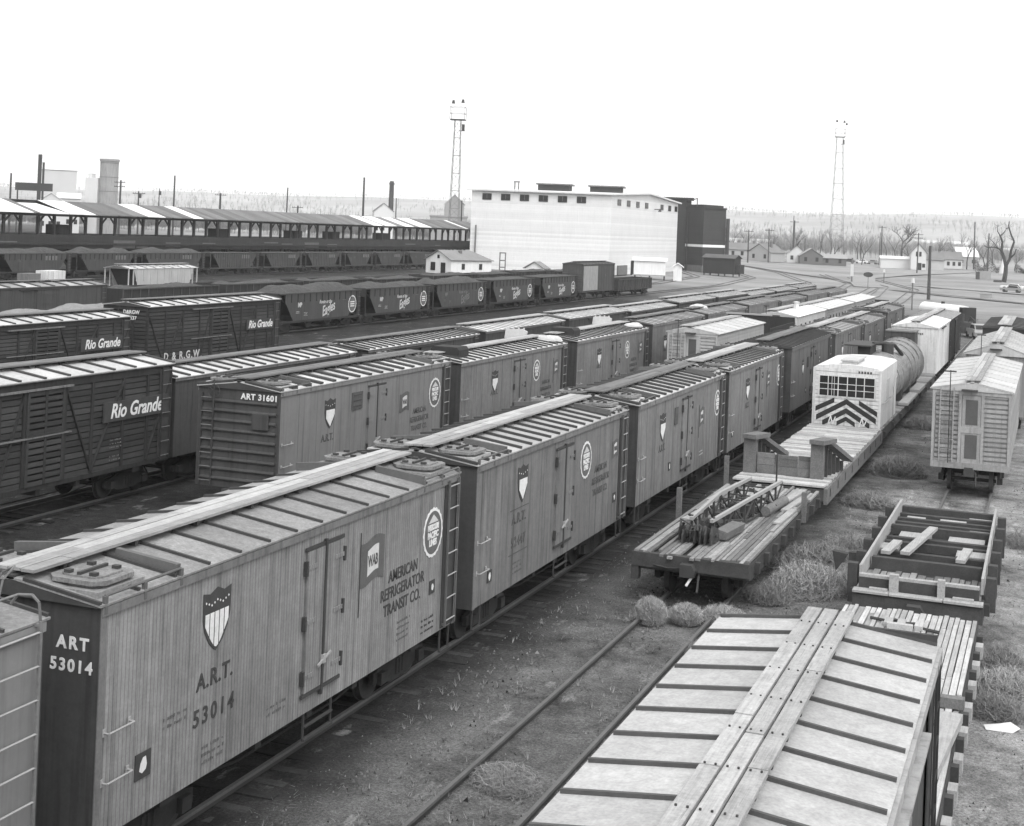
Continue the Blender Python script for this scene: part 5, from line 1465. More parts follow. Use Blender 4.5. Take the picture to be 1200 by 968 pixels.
for y, a_, b_ in ((1.3, .5, 1.9), (-1.2, .1, 1.9)): m = MB(); m.box(-4.98, -4.88, y-.55, y+.55, a_, b_); m.build('window', P_GLASS, hs)
m = MB(); m.box(-4.98, -4.86, -.25, .25, 2.6, 3.2); m.build('vent', P_GLASS, hs); m = MB(); m.box(-1, -.5, -1.2, -.7, 3.3, 4.0); m.build('chimney', P_TRIM, hs)
shed('small pale hut with a gabled roof before the ice house wall', (-84.8, 237.2, .6), R(0), 3.4, 2.6, 0, 1.6, 2.7, P_SHEDW, P_ROOFG, along='y')
fr = thing('ladder_frame', 'open pale ladder frame standing between cottage and ice house', 'frame', (-91.6, 238.0, .8), R(10))
m = MB()
for x in (-.5, .5): m.box(x-.09, x+.09, -.09, .09, 0, 3.9)
for z in (1.2, 2.4, 3.75): m.box(-.6, .6, -.08, .08, z, z+.2)
m.build('frame', P_TRIM, fr)
wkk = thing('work_box', 'small white equipment box on legs left of the pale covered hopper', 'box', (-85.2, 106.0, .3))
m = MB(); m.box(-.7, .7, 0, 2.4, 2.1, 3.2); m.build('box', P_TEE, wkk); m = MB(); m.box(-.6, .6, -2.6, -.9, 2.2, 3.0); m.build('small_box', P_TRIM, wkk)
m = MB()
for y in (.2, 2.2): m.box(-.6, -.45, y-.08, y+.08, -.2, 2.1); m.box(.45, .6, y-.08, y+.08, -.2, 2.1)
m.each('leg', P_IRON, wkk)

# ================================================================== far left skyline
sg = thing('sign_frame', 'dark cross shaped sign board on tall posts above the left end of the platform', 'sign', (-208.5, 256.0, 0), R(37))
m = MB(); m.box(-4.2, 3.6, -.2, .2, 13.2, 14.9); m.build('board', P_INK, sg)
m = MB(); m.box(.35, 1.15, -.4, .25, .5, 21.2); m.box(1.3, 1.75, -.35, .25, .5, 19.5); m.box(-3.8, -3.5, -.2, .1, 1, 13.2); m.build('post', P_INK, sg)
si = thing('grain_silo', 'tall concrete silo with a lower pale annex on the left skyline', 'silo', (-250, 338, 0))
m = MB(); m.tube((0,0,0),(0,0,23.6), 2.55, 24); m.tube((0,0,23.6),(0,0,24.2), 2.75, 24); m.build('cylinder', mat('silo concrete', .30, .15, .3, .9, streak=.3), si)
m = MB(); m.box(-6.5, -2.3, -2, 2.5, 0, 18.8); m.box(-6.3, -5.3, -1, 1, 18.8, 20); m.build('annex', mat('pale annex', .62, .08, .3, .9), si)
m = MB()
for k in range(6): m.tube((0,0,3+4*k),(0,0,3.15+4*k), 2.6, 24)
m.each('hoop', P_TRIM, si)
wb = shed('large pale block building on the left skyline behind the sign', (-310, 392, 0), R(38), 11.5, 9, 0, 22.6, 22.8, mat('pale block', .52, .05, .3, .9), P_ROOFN, 'building')
P_FARB = mat('far wall', .28, .15, .2, .9); P_FARW = mat('far white wall', .56, .06, .2, .9); P_FARR = mat('far roof', .16, .2, .3, .9)
def far_house(label, x, y, rz, lx, ly, h, rh, wall, roof=P_FARR, along='x', wins=3, group=None, kind='house', chim=True):
    z = GZ(x, y)
    t = shed(label, (x, y, z), rz, lx, ly, 0, h, h+rh, wall, roof, kind, along)
    t.name = 'house' if kind == 'house' else 'building'
    if group: t['group'] = group
    for k in range(wins):
        u = -lx/2 + lx*(k+.5)/wins; m = MB(); m.box(u-.45, u+.45, -ly/2-.06, -ly/2+.02, h*.35, h*.35+1.3); m.build('window', P_GLASS, t)
    if chim: m = MB(); m.box(lx*.2-.35, lx*.2+.35, -.35, .35, h+rh*.4, h+rh+.9); m.build('chimney', P_TRIM, t)
    return t
FH = [('pale low building with a round white dome roof on the left skyline', -248, 311, 38, 6, 6, 10.0, 2.2, P_FARW, P_ROOFN, 'y'),
      ('white stepped plant building between sign and silo', -258, 331, 38, 6, 6, 10.8, 1.5, P_FARW, P_FARW, 'x'),
      ('small white house on the skyline right of the silo', -228, 470, 30, 7, 6, 10.5, 3, P_FARW, P_FARR, 'y'),
      ('long pale low building on the hillside behind the platform', -300, 690, 22, 36, 8, 6.5, 1, P_FARW, P_ROOFN, 'x'),
      ('dark flat roofed building behind the right half of the platform', -215, 500, 24, 14, 8, 9.5, .5, P_FARB, P_FARR, 'x'),
      ('pale stepped building beside the brick chimney', -205, 520, 24, 10, 8, 9, 2, P_FARB, P_ROOFN, 'y'),
      ('dark gabled building below the brick chimney', -232, 545, 24, 8, 8, 15, 4, P_FARB, P_FARR, 'y'),
      ('low pale warehouse on the skyline left of the ice house', -180, 560, 18, 24, 8, 12, 1, P_FARB, P_ROOFN, 'x')]
for n, x, y, rz, lx, ly, h, rh, wl_, rf, al in FH: far_house(n, x, y, R(rz), lx, ly, h, rh, wl_, rf, al, wins=3, kind='building', chim=False)
ch = thing('brick_chimney', 'short dark brick chimney on the skyline', 'chimney', (-259, 541, 0)); m = MB(); m.tube((0,0,2),(0,0,26.6), 1.25, 14, .95); m.tube((0,0,25.6),(0,0,26.2), 1.15, 14); m.build('shaft', P_BRICKD, ch); m = MB(); m.tube((0,0,26.4),(0,0,27.0), .8, 14); m.build('flue', P_IRON, ch)

# ================================================================== lighting towers and poles
def tower(label, x, y, z0, h, w0, w1, lamps, lean=0):
    t = thing('light_tower', label, 'tower', (x, y, z0), R(15), 'yard lighting towers')
    m = MB(); n = 16
    def c(i, k):
        f = k/n; w = w0+(w1-w0)*min(1, f*1.05); a = math.pi/4+math.pi/2*i
        return Vector((w*math.cos(a), w*math.sin(a), h*f))
    for i in range(4):
        for k in range(n): m.bar(c(i,k), c(i,k+1), .11, .11)
        for k in range(n):
            m.bar(c(i,k), c((i+1)%4,k+1), .06, .06)
            if k % 2 == 0: m.bar(c(i,k), c((i+1)%4,k), .07, .07)
    m.build('lattice', mat('tower steel', .16, .1, 1, .7), t)
    m = MB(); m.box(-1.7, 1.7, -1.4, 1.4, h, h+.2)
    for x_ in (-1.7, 1.7):
        for y_ in (-1.4, 1.4): m.bar((x_, y_, h), (x_, y_, h+3.0), .09, .09)
    for z in (h+1.5, h+3): 
        for a, b in (((-1.7,-1.4,z),(1.7,-1.4,z)), ((1.7,-1.4,z),(1.7,1.4,z)), ((1.7,1.4,z),(-1.7,1.4,z)), ((-1.7,1.4,z),(-1.7,-1.4,z))): m.bar(a, b, .07, .07)
    m.build('gallery', P_IRON, t)
    for (lx, lz) in lamps:
        q = MB(); q.tube((lx, -1.3, h+lz-.3), (lx, -1.3, h+lz+.5), .42, 10, .25); q.build('flood_lamp', P_IRON, t)
    m = MB(); m.box(1.0, 1.6, -.3, .3, h-2.4, h-.9); m.box(.2, 1.8, -.06, .06, h-2.5, h-2.35); m.build('control_box', P_IRON, t)
tower('tall lattice light tower left of the white ice house', -129.2, 303.6, 1.0, 32.5, 1.75, 1.0, [(-1.0, 4.0), (1.2, 4.2)])
tower('tall lattice light tower among the houses at right', -72.6, 518.4, GZ(-72.6, 518.4), 44.0, 3.5, 1.6, [(-1.4, 5.6), (1.2, 5.4), (2.0, 4.6)])
P_POLE = mat('pole wood', .06, .2, 1, .9)
def pole(label, x, y, top, arms=0, r=.17, z0=None, extra=None):
    z0 = GZ(x, y) if z0 is None else z0
    t = thing('utility_pole', label, 'pole', (x, y, z0), random.Random(int(x*7)).uniform(-.3, .3)+TH, 'utility poles')
    h = top - z0; m = MB(); m.tube((0,0,0), (random.Random(int(y)).uniform(-.15,.15),0,h), r*1.2, 8, r*.8); m.build('shaft', P_POLE, t)
    for k in range(arms):
        m = MB(); z = h-.5-k*1.0; m.box(-1.4, 1.4, -.08-r, -r+.04, z-.07, z+.07)
        for u in (-1.3, -.8, .8, 1.3): m.tube((u, -r, z+.07), (u, -r, z+.25), .05, 6)
        m.build('crossarm', P_POLE, t)
    if extra: m = MB(); m.tube((.3, -.3, h-1.5), (.3, -.3, h-.6), .3, 8); m.build('transformer', P_IRON, t)
    return t
for lab, x, y, top, arms, rr in [
    ('thick dark pole standing in the field beyond the white tank trailer', -19.5, 251.0, 8.9, 0, .26),
    ('utility pole left of the field houses, nearest the brick plant', -86.1, 429.0, 11.6, 1, .2),
    ('utility pole with crossarm above the house with a white door', -82.4, 442.3, 12.2, 1, .17),
    ('tallest utility pole left of the right light tower', -79.2, 468.2, 15.4, 1, .24),
    ('short utility pole just left of the low dark houses', -74.5, 462, 9.8, 0, .15),
    ('utility pole right of the right light tower, by the bare spreading tree', -52.7, 480.6, 14.8, 1, .22),
    ('thin utility pole just left of the bare spreading tree', -55.5, 500.6, 12.8, 0, .15),
    ('utility pole with crossarms in front of the white church', -37.0, 431, 12.5, 2, .17),
    ('tall dark pole left of the hedge at right', -25.0, 505.0, 17.5, 0, .25),
    ('utility pole close to the large bare tree', -19.6, 479.8, 13.6, 0, .22),
    ('far utility pole on the hillside above the pale long building', -95, 560, 18.5, 0, .18),
    ('skyline pole at the left picture edge', -193.0, 229.6, 16.1, 0, .22),
    ('skyline pole with two crossarms right of the silo', -203.1, 278.9, 16.7, 2, .26),
    ('short skyline pole with a transformer, second right of the silo', -190.9, 269.2, 14.1, 1, .2),
    ('thin skyline pole with a transformer, third right of the silo', -193.0, 279.9, 15.1, 0, .13),
    ('tall slender skyline pole rising over the white roof patch', -195.9, 290.1, 18.5, 0, .22),
    ('skyline pole with a wide crossarm right of the last left roof patch', -192.1, 304.5, 15.0, 1, .3),
    ('slender skyline pole over the middle of the dark platform roof', -188.2, 330.1, 17.5, 0, .2),
    ('short thick skyline pole with crossarm over the platform roof', -185.7, 331.5, 12.9, 1, .25),
    ('tall skyline pole with a round top near the brick chimney', -161.6, 321.7, 20.4, 0, .28),
    ('thin skyline pole between the brick chimney and the light tower', -179.9, 379.5, 16.7, 0, .18),
    ('thin skyline pole just right of the left light tower', -127.6, 304.3, 15.1, 0, .18)]:
    pole(lab, x, y, top, arms, rr, extra='transformer' in lab)

# ================================================================== trees, brush, weeds
P_BARK = mat('bare bark', .038, .25, 1, .95)
P_TWIG = mat('bare twigs', .15, .2, 1, .95)
P_FARTWIG = mat('far woods', .23, .3, .02, .95, island=.4)
P_WEED = mat('dry tumbleweed', .34, .2, 2, .95, island=.35)
P_WEEDD = mat('dry brush', .21, .2, 2, .95, island=.4)
P_HEDGE = mat('dark evergreen', .045, .3, 1, .95, island=.5)
def bare_tree_mb(rnd, h, r, spread=.55, depth=5, trunkfrac=.32, twigs=True, lean=0.):
    tr, tw = MB(), MB()
    def grow(p, d, ln, rad, k):
        seg = 3 if k < 2 else 2
        q = p
        for i in range(seg):
            d2 = (d + Vector((rnd.uniform(-1,1), rnd.uniform(-1,1), rnd.uniform(-.4,.6)))*.17).normalized()
            q2_ = q + d2*ln/seg; r1, r2 = rad*(1-.22*i/seg), rad*(1-.22*(i+1)/seg)
            (tr if k < 3 else tw).tube(q, q2_, r1, 7 if k < 2 else 4 if k < 3 else 3, r2, cap=False)
            q, d = q2_, d2
            if k >= 1 and i == 0 and rnd.random() < .6 and k < depth: grow(q, side(d), ln*.55, rad*.5, k+1)
        if k >= depth or rad < .006: return
        n = 2 if rnd.random() < .6 else 3
        for i in range(n): grow(q, side(d), ln*rnd.uniform(.62, .85), rad*rnd.uniform(.55, .72), k+1)
    def side(d):
        a = rnd.uniform(0, 6.283); u = Vector((math.cos(a), math.sin(a), rnd.uniform(-.15, .5)))
        return (d + u*spread*rnd.uniform(.7, 1.3)).normalized()
    grow(Vector((0,0,0)), Vector((lean,0,1)).normalized(), h*trunkfrac, r, 0)
    return tr, tw
def bare_tree(label, loc, h, r, seed, group=None, **k):
    t = thing('bare_tree', label, 'tree', loc, 0, group)
    tr, tw = bare_tree_mb(random.Random(seed), h, r, **k)
    tr.build('trunk', P_BARK, t); tw.build('crown', P_BARK if k.get('spread', .5) > .6 else P_TWIG, t)
    return t
# the big forked tree at the right
bt = thing('bare_tree', 'large bare forked tree with thick crooked limbs standing in the field at right', 'tree', (-11.6, 393.5, GZ(-11.6, 393.5)))
tr = MB(); tw = MB(); rnd = random.Random(9)
def limb(pts, r0, r1):
    for i in range(len(pts)-1):
        f0, f1 = i/(len(pts)-1), (i+1)/(len(pts)-1)
        tr.tube(pts[i], pts[i+1], r0+(r1-r0)*f0, 9, r0+(r1-r0)*f1, cap=False)
V = lambda x, z, y=0: Vector((x, y, z))
limb([V(-.3,0), V(0,2.2), V(.1,4.4)], .62, .5)
limb([V(0,4.2), V(-.5,6.3,.4), V(-1.2,8.4,.6), V(-1.0,10.4,.7), V(-1.7,12.2,.9)], .42, .22)
limb([V(.1,4.3), V(.9,6.0,-.3), V(1.2,8.3,-.6), V(1.9,10.6,-.8), V(1.0,12.6,-.9), V(.4,14.6,-.8), V(.5,15.8,-.7)], .40, .10)
limb([V(1.0,6.3,-.3), V(2.1,7.4,-.8), V(2.5,8.8,-1.0)], .26, .1)
limb([V(-.6,7.2,.4), V(-1.6,8.5,.0), V(-2.8,9.0,-.3), V(-4.6,8.8,-.6), V(-5.6,9.4,-.8)], .24, .06)
limb([V(-1.6,12.0,.9), V(-2.4,13.2,1.2), V(-2.3,15,1.4)], .16, .04)
limb([V(-1.6,12.0,.9), V(-.6,13.0,.6), V(.0,14.2,.4)], .14, .05)
limb([V(-2.0,8.7,-.1), V(-3.4,10.4,.3), V(-4.4,11.2,.5)], .14, .04)
for _ in range(70):
    a = rnd.choice([V(-2.3,14.4,1.2), V(-2.6,9,-.2), V(.5,14.6,-.8), V(1.6,11,-.8), V(-4.6,9,-.6), V(2.3,8.5,-.9), V(-4,11,.4), V(-.2,13.8,.4), V(-1.1,10,.7)])
    d = Vector((rnd.uniform(-1,1), rnd.uniform(-1,1), rnd.uniform(-.2,1))).normalized(); q = a + d*rnd.uniform(.6,1.6)
    tw.tube(a, q, .04, 3, .025, cap=False)
    for _ in range(2): tw.tube(q, q+(d+Vector((rnd.uniform(-1,1), rnd.uniform(-1,1), rnd.uniform(-.3,1)))*.8).normalized()*rnd.uniform(.5,1.2), .025, 3, .012, cap=False)
tr.build('trunk', P_BARK, bt); tw.build('crown', P_TWIG, bt)
m = MB(); m.box(-1.6, .4, -.5, .5, 0, .5); tag(m.build('brush_pile', P_TIMBERD, None, (-12.8, 392, GZ(-12.8, 392))), 'low dark pile at the foot of the large bare forked tree', 'pile')
bare_tree('spreading bare tree with many fine branches behind the houses, right of the light tower', (-53.5, 560, GZ(-53.5, 560)), 15.5, .42, 21, spread=.75, depth=6)
protos = []
spots = [(-74, 590), (-86, 600), (-98, 585), (-64, 640), (-46, 610), (-38, 650), (-28, 600), (-18, 580), (-6, 600), (4, 570), (-105, 620), (-112, 560), (-32, 545), (-70, 660), (-90, 670), (-24, 640), (-50, 690), (-100, 540),
         (-240, 620), (-220, 640), (-205, 660), (-255, 600), (-190, 690), (-228, 590), (-175, 640), (-270, 660)]
rnd = random.Random(5)
WHERE = {0: 'behind the field houses at right', 1: 'on the skyline behind the icing platform'}
for i, (x, y) in enumerate(spots):
    lab = ('tall slim', 'low rounded', 'thin twiggy', 'broad hazy', 'leaning')[i % 5] + ' bare grey tree ' + WHERE[int(x < -150)] + ', ' + ('in its nearer line', 'among others', 'in its farther line')[0 if y < 600 else 1 if y < 645 else 2]
    if len(protos) < 4:
        o = bare_tree(lab, (x, y, GZ(x, y)), rnd.uniform(9, 13), .24, 40+i, 'bare trees in the distance', spread=.5, depth=5); protos.append(o)
    else:
        o = dup(protos[i % 4], (x, y, GZ(x, y)), lab, rnd.uniform(0, 6.28)); k = rnd.uniform(.75, 1.15); o.scale = (k, k, k*rnd.uniform(.85, 1.15))
# woods covering the far hills, seen as one grey mass
wd_ = MB(); rnd = random.Random(11)
def cheap_tree(m, x, y, h):
    z = GZ(x, y); near = math.hypot(x, y) < 1150; n = 70 if near else 16; wdt = h*(.0065 if near else .014)
    m.add([(x-wdt,y,z),(x+wdt,y,z),(x,y,z+h*.6)], [(0,1,2)])
    for _ in range(n):
        a = rnd.uniform(0, 6.28); e = rnd.uniform(.3, 1.35); z0 = z+h*rnd.uniform(.15, .55); ln = h*rnd.uniform(.25, .5)
        dx, dy, dz = math.cos(a)*math.cos(e)*ln, math.sin(a)*math.cos(e)*ln, math.sin(e)*ln
        px, py = -math.sin(a)*wdt*.9, math.cos(a)*wdt*.9
        m.add([(x-px, y-py, z0), (x+px, y+py, z0), (x+dx, y+dy, z0+dz)], [(0,1,2)])
        m.add([(x+dx*.5, y+dy*.5, z0+dz*.5), (x+dx*.5+px, y+dy*.5+py, z0+dz*.5), (x+dx*.7+py*6, y+dy*.7-px*6, z0+dz*1.1+ln*.2)], [(0,1,2)])
k = 0
while k < 8500:
    d = 560*math.exp(rnd.random()**1.5*1.6); a = R(rnd.uniform(-43, 3)); x, y = d*math.sin(a), d*math.cos(a)
    dens = .35+.65*math.sin(x*.013+2)*math.sin(y*.008+1) + .45*math.sin(x*.037)*math.sin(y*.023)
    if rnd.random() > dens: continue
    cheap_tree(wd_, x, y, rnd.uniform(5, 9.5)); k += 1
tag(wd_.build('far_woods', P_FARTWIG), 'grey leafless woods covering the far hills', 'woods', kind='stuff')
# tumbleweeds and dry brush
def brush_mb(rnd, rx, rz, n, thick=.006, curl=.35, ball=False):
    """a tangle of thin dry stems: they leave the root, bend over and run along the rounded outside"""
    m = MB()
    lob = [(Vector((rnd.uniform(-.4,.4)*rx, rnd.uniform(-.4,.4)*rx, 0)), rnd.uniform(.55, .95)) for _ in range(4)] + [(Vector((0,0,0)), 1.)]
    for _ in range(n):
        c, k = rnd.choice(lob) if not ball else (Vector((0,0,rz*.42)), .62); a = rnd.uniform(0, 6.28); e = math.asin(rnd.uniform(-.75 if ball else 0., 1))
        def P(a, e, q): return c + Vector((rx*k*math.cos(a)*math.cos(e)*q, rx*k*math.sin(a)*math.cos(e)*q, max(-rz*.4 if ball else 0, rz*k*math.sin(e)*q)))
        q0 = rnd.uniform(.4, .95); a2, e2 = a+rnd.uniform(-.9,.9), e+rnd.uniform(-.7,.7) if ball else max(0, e+rnd.uniform(-.75,.6))
        p0, p1, p2 = P(a, e, q0), P((a+a2)/2, (e+e2)/2, min(1, q0+.25)*rnd.uniform(.9, 1.05)), P(a2, e2, rnd.uniform(.8, 1.08) if rnd.random() < .85 else rnd.uniform(1., 1.3))
        d = (p2-p0); t = Vector((-d.y, d.x, rnd.uniform(-.3,.3)*d.length)); t = t.normalized()*thick if t.length > 1e-6 else Vector((thick,0,0))
        m.add([p0-t, p0+t, p1+t*.8, p1-t*.8], [(0,1,2,3)]); m.add([p1-t*.8, p1+t*.8, p2], [(0,1,2)])
    return m
def bush(label, x, y, rx, rz, seed, mt=P_WEED, n=1600, group='dry tumbleweeds and brush'):
    m = brush_mb(random.Random(seed), rx*(1.3 if seed < 3 else 1.05), rz*(.85 if seed < 3 else .85), int(n*1.9), .0042*max(.8, rx/.6), ball=seed < 3); o = m.build('dry_bush', mt, None, (x, y, GZ(x, y)+.02)); return tag(o, label, 'bush', group)
bush('round pale tumbleweed caught on the left rail before the worn flat car', -8.5, 32.6, .48, .72, 1)
bush('pale tumbleweed between the rails in front of the worn flat car', -7.75, 33.0, .5, .55, 2)
bush('low pale tumbleweed on the right rail in front of the worn flat car', -7.0, 33.6, .6, .5, 3)
bush('largest bright bushy clump of dry brush beside the worn flat car', -5.75, 37.4, .95, 1.0, 4, P_WEED, 2600)
bush('tall soft clump of dry brush behind the large bright clump, beside the flat car', -5.6, 39.6, 1.0, 1.05, 5, P_WEEDD, 2600)
bush('dry brush clump against the rack car, left of its near corner', -4.65, 38.6, .75, .8, 6, P_WEED, 2000)
bush('dim dry brush clump close to the wheels of the worn flat car', -6.35, 36.2, .6, .6, 7, P_WEEDD, 1600)
bush('dry brush between worn flat car and rack car, farther back', -5.3, 42.8, .9, .7, 8, P_WEEDD, 1800)
bush('flat weedy tuft between the rails in the lower middle foreground', -8.15, 22.2, .62, .26, 9, P_WEEDD, 1300)
bush('dark brush right of the striped cab flat car, in front of the slatted work car', -5.4, 58.5, 1.1, .9, 10, P_WEEDD, 2000)
bush('dry brush right of the bleached flat car, lower and nearer than the dark brush', -5.6, 51.0, 1.0, .6, 11, P_WEEDD, 1600)
bush('dry brush under the right edge of the rack car boards', -.75, 33.0, .6, .6, 12, P_WEEDD, 1500)
bush('dry brush clump on the ground right of the pale flat car', -.55, 31.0, .75, .7, 13, P_WEED, 1800)
bush('dry brush clump right of the pale flat car, nearer the white paper', -.75, 29.7, .6, .5, 14, P_WEEDD, 1400)
bush('dry brush beside the slatted work car at the right edge', -.6, 47.0, .8, .6, 15, P_WEEDD, 1300)
bush('low weeds along the rails before the bottom right boxcar roof', -6.9, 30.9, .5, .3, 16, P_WEEDD, 1000)
bush('brush by the wheels of the rusty tank car', -5.7, 74.0, 1.0, .8, 18, P_WEEDD, 1400)
# low weeds, grit and litter scattered over the yard
def scatter():
    rnd = random.Random(23); g, st_ = MB(), MB()
    k = 0
    while k < 2600:
        y = 14 + 80*rnd.random()**1.7; x = rnd.choice((rnd.uniform(-10.9, -4.2), rnd.uniform(-10.9, -4.2), rnd.uniform(-1.1, 6)))
        if math.sin(x*1.7+y*.5)+math.sin(y*.9-x) < rnd.uniform(-1.6, 1.4): continue
        if -9.3 < x < -6.6 and y > 34: continue
        k += 1; h = rnd.uniform(.04, .16); z = GZ(x, y)
        for _ in range(6):
            a = rnd.uniform(0, 6.28); dx, dy = math.cos(a), math.sin(a); q = h*rnd.uniform(.5, 1.2)
            g.add([(x-dy*.008, y+dx*.008, z), (x+dy*.008, y-dx*.008, z), (x+dx*q*.7, y+dy*q*.7, z+q)], [(0,1,2)])
    for _ in range(14000):
        y = 12 + 62*rnd.random()**1.8; x = rnd.choice((rnd.uniform(-11.2, -4.2), rnd.uniform(-11.2, -4.2), rnd.uniform(-1.1, 5))); s = rnd.uniform(.01, .035)*(1 if rnd.random() < .97 else 1.8); z = GZ(x, y)
        v = [(x+rnd.uniform(-1,1)*s, y+rnd.uniform(-1,1)*s, z+s*rnd.uniform(.3,1.1)) for _ in range(3)]
        b = [(x-s, y-s*.6, z-.02), (x+s, y-s*.7, z-.02), (x+s*.1, y+s, z-.02)]
        st_.add(b+[(x+rnd.uniform(-.4,.4)*s, y+rnd.uniform(-.4,.4)*s, z+s*rnd.uniform(.5,1.2))], [(0,1,3),(1,2,3),(2,0,3)])
    k = 0
    while k < 9000:
        y = 12 + 75*rnd.random()**1.7; x = rnd.choice((rnd.uniform(-11.2, -4.2), rnd.uniform(-11.2, -4.2), rnd.uniform(-1.1, 6)))
        if math.sin(x*2.3+y*.8)+math.sin(y*1.3-x*.7)+math.sin(x*.6+y*.35+2) < rnd.uniform(-1.2, 2.2): continue
        k += 1; a = rnd.uniform(0, 6.28); ln = rnd.uniform(.05, .26); z = GZ(x, y)+rnd.uniform(.004, .03); dx, dy = math.cos(a), math.sin(a); w_ = rnd.uniform(.002, .005)
        g.add([(x-dy*w_, y+dx*w_, z), (x+dy*w_, y-dx*w_, z), (x+dx*ln, y+dy*ln, z+rnd.uniform(-.01, .04))], [(0,1,2)])
    tag(g.build('low_weeds', P_WEEDD), kind='stuff'); tag(st_.build('gravel', mat('ballast stone', .12, .3, 4, .95, island=.95)), kind='stuff')
scatter()
pp_ = MB(); pp_.add([(-.42,-.28,.02),(.3,-.3,.04),(.5,.02,.10),(.22,.3,.16),(-.1,.18,.1),(-.5,.05,.05)], [(0,1,4,5),(1,2,3,4)]); pp_.add([(-.42,-.28,.01),(.3,-.3,.03),(.5,.02,.09),(.22,.3,.15),(-.1,.18,.09),(-.5,.05,.04)], [(5,4,1,0),(4,3,2,1)])
pp_.v = [(x*.66, y*.66, z*.66) for x, y, z in pp_.v]
tag(pp_.build('paper_sheet', mat('paper', .62, .08, 3, .9), None, (-.62, 28.8, GZ(-.65, 28.8))), 'crumpled white sheet of paper on the ground right of the pale flat car', 'paper')
po = MB(); po.box(-.09, .09, -.09, .09, 0, 1.25); po.add([(-.1,-.12,1.2),(-.5,-.12,1.25),(-.4,-.12,.75),(-.1,.12,1.2),(-.5,.12,1.25),(-.4,.12,.75)], [(0,1,2),(5,4,3),(0,3,4,1),(1,4,5,2),(2,5,3,0)])
tag(po.build('wooden_post', P_TIMBERD, None, (-4.5, 37.2, GZ(-4.5, 37))), 'short dark post with a broken board between brush and rack car', 'post')

# ================================================================== far right: houses, church, vehicles, signals
def fz(x, y): return GZ(x, y)
far_house('gabled house with a bright white door, left of the right light tower', -84.5, 450, R(-28), 9, 7, 2.8, 2.6, mat('house grey', .32, .1, .3, .9), along='y', wins=2)
far_house('small pale house beside the gabled house with the white door', -77, 462, R(10), 6, 6, 2.7, 2.6, P_FARW, along='y', wins=2)
far_house('dark low gabled house just left of the right light tower', -72, 458, R(15), 7, 6, 2.5, 2.4, mat('house dark', .12, .15, .3, .9), P_FARB, along='y', wins=2)
far_house('long dark shed joined to the low dark house near the light tower', -65.5, 462, R(12), 8, 5, 2.2, 1.2, mat('house dark', .12), P_FARB, wins=2, chim=False)
far_house('long low house with pale roof at the left end of the house row', -95, 470, R(16), 12, 7, 2.7, 2.2, mat('house grey', .32), P_FARR, wins=4)
for lab, x, y, ln in (('long white roofed building far behind the houses at left', -128, 600, 34), ('long pale building on the hillside right of the light tower', -75, 1050, 36), ('pale far building low among the hillside trees', -20, 900, 18)):
    far_house(lab, x, y, R(16), ln, 10, 4.0, 1.8, P_FARW, P_FARW, wins=0, kind='building', chim=False)
cz = fz(-40, 468)
cu = thing('church', 'white church with a steep gabled tower front among the houses at right', 'church', (-40, 468, cz), R(12))
m = MB(); m.box(-2.3, 2.3, -2, 2.5, 0, 5.4); m.prism([(-2.3,5.4),(2.3,5.4),(0,8.0)], 'y', -2, 2.5); m.build('wall', P_FARW, cu)
m = MB(); m.slab((-2.7,-2.3,5.0),(0,-2.3,8.1),(0,2.8,8.1),(-2.7,2.8,5.0), .15); m.slab((0,-2.3,8.1),(2.7,-2.3,5.0),(2.7,2.8,5.0),(0,2.8,8.1), .15)
m.slab((2.3,-1.,3.2),(8.2,-1.,3.2),(8.2,2.5,5.6),(2.3,2.5,5.6), .15); m.build('roof', P_FARR, cu)
m = MB(); m.box(2.3, 8, -.6, 5, 0, 3.3); m.build('nave', mat('nave wall', .4, .1, .3, .9), cu)
for x in (-.9, .1): m = MB(); m.box(x, x+.7, -2.08, -1.98, 4.2, 5.7); m.build('window', P_GLASS, cu)
m = MB(); m.box(-.2, .9, -2.08, -1.98, 0, 2.2); m.build('door', P_GLASS, cu); m = MB(); m.box(1.1, 2.0, -2.08, -1.98, .8, 2.0); m.build('window', P_GLASS, cu)
far_house('long low white house left of the white church', -47.5, 472, R(10), 9, 6, 3.0, .8, P_FARW, P_FARW, wins=0, chim=False)
far_house('pale house with fence like windows right of the church', -33.5, 500, R(14), 9, 7, 3.0, 2.6, mat('house pale', .5, .1, .3, .9), P_FARR, wins=5)
far_house('house with a bright white gable roof among trees right of the church', -31, 560, R(20), 8, 7, 3.5, 3.5, P_FARB, P_FARW, along='x', wins=2)
hx = thing('field_box', 'pale square box with a dark side standing in the field near the large tree', 'box', (-17.2, 406, fz(-17.2, 406)), R(8)); m = MB(); m.box(-1.3, 1.6, 0, 1.6, 0, 2.3); m.build('box', P_FARB, hx); m = MB(); m.box(-2.2, -1.3, -.1, 1.5, .0, 2.0); m.build('dark_side', P_HOP, hx)
hd = thing('white_cone', 'small white pointed marker behind the field box', 'marker', (-14.7, 470, fz(-14.7, 470))); m = MB(); m.tube((0,0,0),(0,0,4.6), 1.3, 8, .15); m.build('cone', P_FARW, hd)
